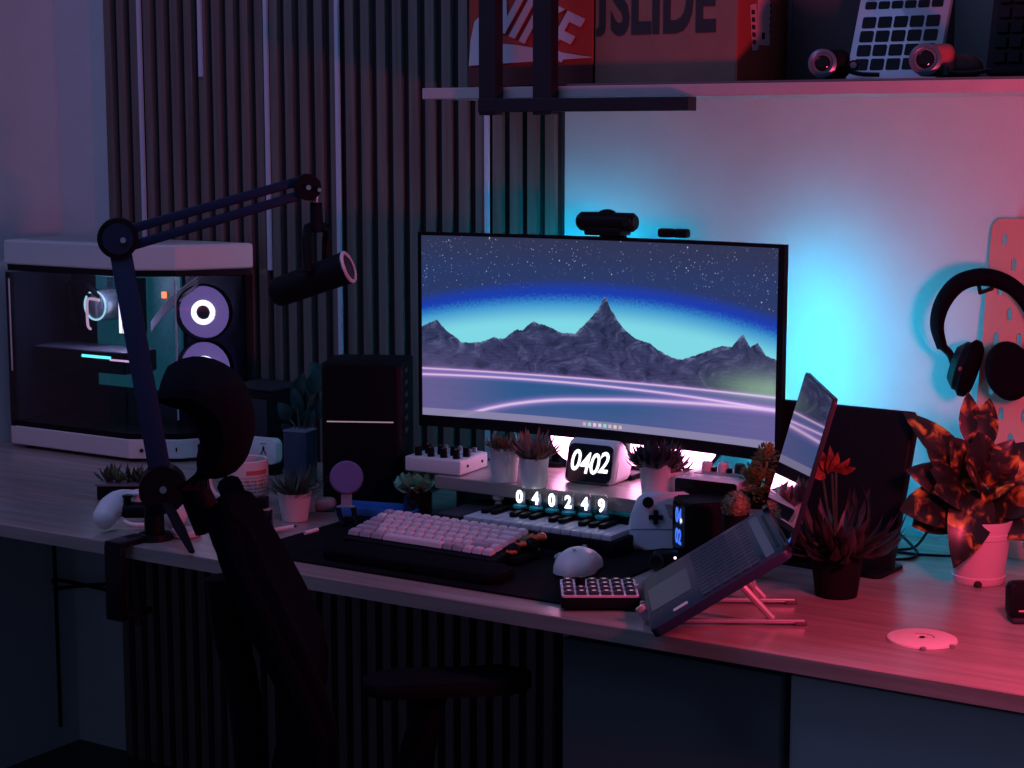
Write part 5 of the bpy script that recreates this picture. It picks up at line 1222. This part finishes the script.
obj('camera_dot', MB().cyl(SMt @ Vector((lw * 0.02, lh * 0.90, 0.0006 * zs2)), SMt @ Vector((lw * 0.02, lh * 0.90, 0.0012 * zs2)), 0.0012, seg=8), m_white, lap, world=True)
# folding stand
m_alu = M('rose_aluminium', (0.62, 0.48, 0.52), 0.32, metal=0.6)
sd = thing('laptop_stand', 'folding aluminium stand holding the tilted laptop', 'laptop stand', (-1.02, 2.27, DZ))
for (xa_, xb_, s_) in (((672, 619), (805, 621), 0), ((690, 598), (795, 600), 1)):
    A, B = onz(*xa_, DZ + 0.006), onz(*xb_, DZ + 0.006); d = (B - A).normalized()
    A = B - lu * 0.215
    rail = obj('rail', MB().box((A + B) / 2, (0.215, 0.010, 0.006), 0.002, rot=rz(lyaw)), m_alu, sd, world=True)
    obj('end_pad', MB().box(B - lu * 0.006 - Vector((0, 0, 0.003)), (0.018, 0.013, 0.006), 0.002, rot=rz(lyaw)), M('rubber_pad', (0.12, 0.09, 0.10), 0.8), rail, world=True)
    off = (A - LN).dot(lv)
    up0 = LN + lv * max(off, 0.03) + LU * 0.125 - (lu.cross(lv).cross(Vector((0, 0, 1))) * 0) - LU.cross(lv) * -0.0
    nrm = lv.cross(LU) * zsgn
    T0 = up0 - nrm * 0.020; Bt = B - lu * 0.045 + Vector((0, 0, 0.003))
    obj('strut', MB().tube([Bt, T0], 0.0045, 8, sc=1.2), m_alu, sd, world=True)
    T1 = LN + lv * max(off, 0.03) + LU * 0.155 - nrm * 0.020; Bm = B - lu * 0.075 + Vector((0, 0, 0.003))
    if s_: obj('strut', MB().tube([B - lu * 0.055 + Vector((0, 0, 0.003)), T1], 0.0045, 8, sc=1.2), m_alu, sd, world=True)
    F0 = LN + lv * max(off, 0.03) - nrm * 0.018 + LU * 0.004; F1 = LN + lv * max(off, 0.03) - nrm * 0.018 + LU * 0.17
    ob = obj('tray_arm', MB().tube([F0, F1], 0.0042, 8, sc=1.4), m_alu, sd, world=True)
    obj('front_lip', MB().tube([F0, F0 - LU * 0.010 + nrm * 0.006, F0 - LU * 0.012 + nrm * 0.024], [0.0055, 0.006, 0.005], 8, sc=1.4), m_alu, ob, world=True)
    obj('front_leg', MB().tube([F0 + LU * 0.02, A + Vector((0, 0, 0.002))], 0.0045, 8, sc=1.3), m_alu, sd, world=True)
# black slab panel behind the laptop
qa, qb = onz(800, 566, DZ), onz(893, 578, DZ)
pnl = thing('slab_speaker', 'wide black slab-like speaker panel on a low foot behind the laptop', 'speaker', (-1.060, 2.605, DZ), math.radians(-4))
PT = Matrix.Translation((0, 0, 0.004)) @ Matrix.Rotation(-0.21, 4, 'X')
obj('slab', MB().prism([(-0.117, 0.006), (-0.111, 0.0), (0.106, 0.0), (0.112, 0.006), (0.126, 0.240), (0.117, 0.252), (-0.117, 0.252), (-0.126, 0.240)], -0.024, 0.0, PT @ frame((0, 0, 0), (1, 0, 0), (0, 0, 1)), 0.004, 3), m_black, pnl)
obj('foot_plate', MB().prism(rrect(0.225, 0.095, 0.010), 0.0, 0.006, Matrix.Translation((0.004, 0.004, 0.0005)), 0.0015), m_black, pnl)
obj('back_strut', MB().tube([(0, 0.036, 0.006), (0, 0.048, 0.10)], 0.008, 8), m_black, pnl)
obj('plug', MB().tube([PT @ Vector((-0.124, 0.002, 0.155)), PT @ Vector((-0.112, -0.012, 0.152))], 0.0018, 6), m_steel, pnl)
# dark spiky plant in a black pot
p = onz(836, 595, DZ); sp_ = thing('spiky_plant', 'dark spiky-leaved plant with a few orange tips in a plain black pot', 'potted plant', (p.x, p.y, DZ))
c = Vector((p.x, p.y, DZ + G)); pot_obj(sp_, c, 0.041, 0.031, 0.079, M('matte_black_pot', (0.008, 0.007, 0.010), 0.7, spec=0.1), rim=0.0015)
blades(c + Vector((0, 0, 0.066)), 70, 0.105, 1.15, 0.021, leafmat('dusk_leaf', (0.010, 0.012, 0.013), (0.035, 0.026, 0.03)), sp_, 31, sag=-0.22, r0=0.02, zmin=0.22, fold=0.45)
b = MB(); rnd = random.Random(33)
for (x, y, x2, y2) in ((822, 472, 806, 452), (826, 472, 818, 447), (830, 472, 838, 452), (834, 472, 850, 458), (826, 478, 804, 468), (818, 466, 828, 456), (838, 470, 856, 468), (828, 474, 830, 446)):
    w_ = (c - CAM).dot(FW) - 0.02; b.leaf(at(x, y, w_), at(x2, y2, w_ - 0.02), 0.014, up=-vd, sag=0.1, fold=0.3)
obj('orange_leaves', b, leafmat('orange_red_leaf', (0.07, 0.02, 0.012), (0.26, 0.06, 0.03), 60), sp_, world=True)
st = MB()
for (x2, y2) in ((822, 472), (832, 474), (836, 470)): st.tube(spline([c + Vector((0, 0, 0.06)), c * 0.5 + at(x2, y2, (c - CAM).dot(FW) - 0.02) * 0.5 + Vector((0, 0, 0.02)), at(x2, y2, (c - CAM).dot(FW) - 0.02)], 8), 0.0018, 6)
obj('stems', st, m_dgreen, sp_, world=True)
# croton
p = onz(978, 581, DZ); cr = thing('croton_plant', 'croton with large orange-blotched leaves in a pale ribbed pot', 'potted plant', (p.x, p.y, DZ)); cw_ = (p - CAM).dot(FW)
m_crpot = M('pale_pink_pot', (0.72, 0.50, 0.56), 0.55)
obj('pot', MB().lathe([(0, 0), (0.038, 0), (0.0395, 0.003), (0.040, 0.011), (0.0385, 0.0125), (0.0455, 0.070), (0.0475, 0.0715), (0.0478, 0.079), (0.0465, 0.0805), (0.0485, 0.096), (0.0485, 0.098), (0.0455, 0.098), (0.044, 0.086), (0, 0.086)], (0, 0, G), 44), m_crpot, cr)
obj('soil', MB().lathe([(0, 0.090), (0.0443, 0.088), (0.0443, 0.0865), (0, 0.0865)], (0, 0, 0), 32), m_soil, cr)
nf = (CAM - p); nf.z = 0; nf.normalize()
obj('drain_notch', MB().sph((nf.x * 0.0388, nf.y * 0.0388, 0.004), 0.0065, (1, 1, 0.9), 12), m_soil, cr)
def croton_mat():
    m = M('croton_leaf', (0.05, 0.03, 0.02), 0.32); nt = m.node_tree; b = nt.nodes['Principled BSDF']
    tc = nt.nodes.new('ShaderNodeTexCoord'); n = nt.nodes.new('ShaderNodeTexNoise'); n.inputs['Scale'].default_value = 38; n.inputs['Detail'].default_value = 4; n.inputs['Distortion'].default_value = 0.6
    r = nt.nodes.new('ShaderNodeValToRGB'); cr_ = r.color_ramp
    cr_.elements[0].position = 0.50; cr_.elements[0].color = (0.013, 0.016, 0.013, 1); cr_.elements[1].position = 0.70; cr_.elements[1].color = (0.62, 0.50, 0.07, 1)
    e = cr_.elements.new(0.56); e.color = (0.09, 0.045, 0.02, 1); e = cr_.elements.new(0.615); e.color = (0.36, 0.17, 0.03, 1)
    nt.links.new(tc.outputs['Object'], n.inputs['Vector']); nt.links.new(n.outputs['Fac'], r.inputs['Fac']); nt.links.new(r.outputs['Color'], b.inputs['Base Color']); return m
m_cro = croton_mat()
hub = at(980, 500, cw_)
LV = [
    ((978, 494), (906, 470), .054, -.03, .08), ((976, 500), (900, 510), .064, -.06, .04), ((972, 502), (912, 526), .050, -.04, -.05),
    ((974, 484), (903, 412), .046, .03, .12), ((975, 490), (926, 446), .056, -.03, .07),
    ((980, 452), (968, 392), .036, .0, -.04), ((982, 452), (990, 398), .034, .02, .05), ((980, 486), (950, 438), .056, -.04, .06),
    ((982, 484), (978, 432), .058, -.05, .07), ((986, 486), (1014, 440), .050, -.03, .08), ((988, 490), (1040, 442), .056, .0, .07),
    ((988, 498), (1044, 492), .066, -.05, .06), ((986, 502), (1040, 540), .062, -.05, .07), ((988, 494), (1050, 462), .054, .03, .06),
    ((978, 478), (954, 568), .060, -.07, .17), ((980, 492), (934, 492), .060, -.07, .08), ((984, 490), (1014, 486), .056, -.06, .08), ((980, 488), (966, 468), .050, -.08, .10), ((976, 498), (930, 470), .056, -.055, .09)]
for (a, t2, w_, dz_, lift) in LV:
    b = MB(); P0 = at(*a, cw_ - 0.004); P1 = at(*t2, cw_ + dz_)
    b.leaf(P0, P1, w_ * 1.2, up=-vd * 0.8 + Vector((0, 0, 0.6)), sag=lift, n=10, fold=-0.22, shape=0.05)
    obj('leaf', b, m_cro, cr, world=True)
st = MB()
for (dx, dy) in ((0.006, 0), (-0.008, 0.004), (0.0, -0.006)):
    st.tube(spline([Vector((p.x + dx, p.y + dy, DZ + 0.085)), Vector((p.x + dx * 0.5, p.y, hub.z - 0.01)), hub, at(982, 470, cw_)], 12), 0.0026, 8)
obj('stem', st, leafmat('croton_stem', (0.05, 0.04, 0.03), (0.09, 0.06, 0.04)), cr, world=True)
# round white cable grommet disc
p = onz(922, 640, DZ); gr = thing('cable_grommet', 'pale round cable-hole cover set in the right part of the desk', 'cable cover', (p.x, p.y, DZ))
obj('cover', MB().lathe([(0.0, 0.0032), (0.008, 0.0032), (0.0085, 0.0042), (0.044, 0.0042), (0.0465, 0.003), (0.0475, 0.0005), (0, 0.0005)], (0, 0, 0), 48), M('pale_plastic', (0.72, 0.62, 0.64), 0.5), gr)
obj('centre_hole', MB().cyl((0, 0, 0.004), (0, 0, 0.0048), 0.004), m_black, gr)
b = MB(); b.tube([(0.016 * math.cos(a), 0.016 * math.sin(a), 0.0042) for a in [0.2 + k * 0.12 for k in range(20)]], 0.0011, 6); obj('groove', b, m_grey, gr)
for a in (-0.3, -1.2): obj('screw_tab', MB().cyl((0.049 * math.cos(a), 0.049 * math.sin(a), 0.0006), (0.049 * math.cos(a), 0.049 * math.sin(a), 0.004), 0.004, seg=12), m_grey, gr)
# dark device at right edge
p = onz(1024, 622, DZ); ph = thing('desk_gadget', 'small black upright device with a thin pink line at the right desk edge', 'device', (p.x, p.y, DZ + 0.0005), YAW)
obj('body', MB().prism(rrect(0.046, 0.052, 0.009, 5, 0, 0.031), -0.014, 0.010, frame((0, 0, 0), (1, 0, 0), (0, 0.08, 1)), 0.004, 3), m_black, ph)
obj('base', MB().box((0, 0.002, 0.004), (0.040, 0.034, 0.008), 0.003), m_dgrey, ph)
obj('pink_line', MB().box((0.002, -0.0108, 0.018), (0.026, 0.0012, 0.0022)), M('pink_line', (0.85, 0.35, 0.45), 0.4), ph, smooth=False)
# pegboard leaning on the wall
TL = ony(993, 219, 2.885); BLx = TL.x
dirU = Vector((0, 2.885 - 2.80, TL.z - DZ)); PH = dirU.length; PW = 0.36
PBM = frame((BLx, 2.80, DZ + 0.001), (1, 0, 0), dirU)
holes = []
for r in range(14):
    for c in range(9):
        x = 0.022 + c * 0.0375 + (0.01875 if r % 2 else 0.0); y = 0.028 + r * 0.0405
        if x < PW - 0.014 and y < PH - 0.018: holes.append(rrect(0.0085, 0.021, 0.0042, 3, x, y))
me = holed_plate(rrect(PW, PH, 0.018, 5, PW / 2, PH / 2), holes, 0.006)
b = MB(); b.add(me, PBM)
pg = thing('pegboard', 'red-lit slotted pegboard leaning on the wall behind the headphones', 'pegboard', (BLx + PW / 2, 2.80, DZ))
obj('board', b, M('pegboard_paint', (0.60, 0.27, 0.24), 0.55), pg, world=True, smooth=False)
HKp = at(986, 281, 2.82); hk0 = PBM @ Vector((0, 0, 0))
# headphones hanging on a hook
HW = 2.845
hk = thing('peg_hook', 'dark hook in the pegboard carrying the headphones', 'hook', at(984, 283, HW + 0.03))
pbx = (at(984, 290, HW)).x
hookp = at(984, 288, HW + 0.02); yb = 2.80 + (hookp.z - DZ) / dirU.z * dirU.y - 0.004
obj('shaft', MB().tube([Vector((hookp.x, yb, hookp.z - 0.004)), Vector((hookp.x, hookp.y - 0.02, hookp.z - 0.006)), Vector((hookp.x, hookp.y - 0.028, hookp.z + 0.008))], 0.0035, 8), m_black, hk, world=True)
hpn = thing('headphones', 'black over-ear headphones hanging in front of the pegboard', 'headphones', at(985, 340, HW))
path = [(942, 348), (937, 325), (943, 302), (958, 284), (980, 277), (1004, 282), (1022, 296), (1034, 318), (1038, 345)]
pts = []
for i, q in enumerate(path): pts.append(at(q[0], q[1], HW + 0.04 - 0.08 * i / 8))
pts = spline(pts, 32); b = MB(); rows = []
for i, pnt in enumerate(pts):
    t_ = (pts[min(i + 1, len(pts) - 1)] - pts[max(i - 1, 0)]).normalized(); nn = t_.cross(vd).normalized(); t = i / (len(pts) - 1); th_ = 0.006 + 0.006 * math.sin(PI * t); wd = 0.014 + 0.006 * math.sin(PI * t)
    rows.append([b.b.verts.new(pnt + nn * th_ * math.cos(a) * 1.2 + vd * wd * math.sin(a)) for a in [2 * PI * k / 12 for k in range(12)]])
for A, B in zip(rows[:-1], rows[1:]):
    for k in range(12): b.b.faces.new([A[k], A[(k + 1) % 12], B[(k + 1) % 12], B[k]])
b.b.faces.new(rows[0]); b.b.faces.new(rows[-1][::-1])
obj('headband', b, m_blacksoft, hpn, world=True)
for (y0, c_, dirx, w_) in (((942, 346), (962, 366), (0.86, 0.42, 0.0), HW + 0.04), ((1036, 342), (1008, 370), (-0.35, 0.95, 0.06), HW - 0.035)):
    cc = at(*c_, w_); ax = Vector(dirx).normalized(); ax = (RT * ax.x - vd * ax.y + Vector((0, 0, ax.z))).normalized(); q = ax.to_track_quat('Z', 'Y').to_matrix()
    big = c_[0] > 1000
    R1, R2 = (0.034, 0.045)
    tiltm = Matrix.Rotation(0.32 if not big else -0.25, 3, vd)
    def ov(b, z0, z1, s0, s1, n=28):
        A = [b.b.verts.new(cc + tiltm @ (q @ Vector((R1 * s0 * math.cos(2 * PI * k / n), R2 * s0 * math.sin(2 * PI * k / n), z0)))) for k in range(n)]
        B = [b.b.verts.new(cc + tiltm @ (q @ Vector((R1 * s1 * math.cos(2 * PI * k / n), R2 * s1 * math.sin(2 * PI * k / n), z1)))) for k in range(n)]
        for k in range(n): b.b.faces.new([A[k], A[(k + 1) % n], B[(k + 1) % n], B[k]])
        return A, B
    b = MB(); a0_, a1_ = ov(b, -0.016, -0.004, 0.62, 0.90); _, a2_ = ov(b, -0.004, 0.004, 0.90, 0.92); b.b.faces.new(a0_); b.b.faces.new(a2_)
    cup = obj('ear_cup', b, m_black, hpn, world=True)
    b = MB(); a0_, _ = ov(b, 0.004, 0.008, 0.96, 1.06); ov(b, 0.008, 0.018, 1.06, 1.04); _, a2_ = ov(b, 0.018, 0.024, 1.04, 0.85); b.b.faces.new(a0_); b.b.faces.new(a2_)
    obj('ear_pad', b, m_blacksoft, hpn, world=True)
    obj('yoke', MB().tube(spline([at(*y0, w_), at(y0[0] * 0.6 + c_[0] * 0.4, y0[1] * 0.6 + c_[1] * 0.4, w_), cc - ax * 0.012], 8), [0.008] * len(spline([at(*y0, w_), cc, cc], 8)) if False else 0.0065, 8), m_black, hpn, world=True)
    if not big: obj('side_button', MB().sph(at(961, 369, w_ - 0.03), 0.004, seg=10), M('dark_red_button', (0.25, 0.02, 0.04), 0.4), hpn, world=True)
# cables on the desk behind the black panel
for (ctrl, lab) in (([(890, 551, 2.74), (905, 553, 2.735), (925, 555, 2.74), (948, 556, 2.75), (968, 557, 2.77)], 'black cable running along the desk behind the croton pot'),
                    ([(884, 524, 2.80), (902, 536, 2.78), (915, 549, 2.76), (917, 556, 2.74), (908, 563, 2.70), (890, 564, 2.68)], 'black cable looping down behind the black panel'),
                    ([(932, 515, 2.80), (928, 530, 2.79), (916, 546, 2.77), (902, 551, 2.755), (888, 552, 2.75)], 'black cable hanging from the croton leaves to the desk')):
    pts = []
    for (x, y, Y) in ctrl:
        q = ony(x, y, Y); q.z = max(q.z, DZ + 0.003); pts.append(q)
    one('power_cable', MB().tube(spline(pts, 20), 0.0023, 8), m_black, lab, 'cable', pts[-1], 'black cables at the right back of the desk')
# cables under the desk
for (ctrl, lab) in (([(-10, 573), (40, 577), (90, 586), (124, 594)], 'upper black cable strung under the left of the desk'), ([(-10, 578), (30, 584), (80, 586), (124, 583)], 'lower black cable crossing the strung one under the desk'),
                    ([(38, 538), (30, 565), (30, 610), (22, 650), (10, 690), (2, 712)], 'black cable hanging down the wall under the left of the desk')):
    pts = [ony(x, y, 2.83) for x, y in ctrl]
    for q in pts: q.x = max(q.x, LX + 0.012); q.z = min(q.z, 0.722)
    one('hanging_cable', MB().tube(spline(pts, 20), 0.0045, 8), m_black, lab, 'cable', pts[-1], 'black cables under the desk')
# ================================================================== LIGHT
def lamp(name, kind, loc, col, e, **kw):
    l = bpy.data.lights.new(name, kind); l.color = col; l.energy = e
    for k, v in kw.items(): setattr(l, k, v)
    o = bpy.data.objects.new(name, l); COL.objects.link(o); o.location = loc; return o
lamp('red_room_lamp', 'POINT', (-0.48, 2.05, 1.20), (1.0, 0.065, 0.16), 19, shadow_soft_size=0.05)
cl_ = lamp('blue_overhead_fill', 'AREA', (-2.0, 1.5, 2.75), (0.36, 0.42, 1.0), 10.5, shape='DISK', size=1.2)  # unseen overhead fill, added for the blue light on walls and desk
w = bpy.data.worlds.new('dusk_room'); SC.world = w; w.use_nodes = True
bg = w.node_tree.nodes['Background']; bg.inputs['Color'].default_value = (0.17, 0.25, 0.52, 1); bg.inputs['Strength'].default_value = 0.23
SC.view_settings.view_transform = 'Standard'; SC.view_settings.look = 'None'
SC.view_settings.exposure = 0.0; SC.view_settings.gamma = 1.0; SC.view_settings.use_curve_mapping = False
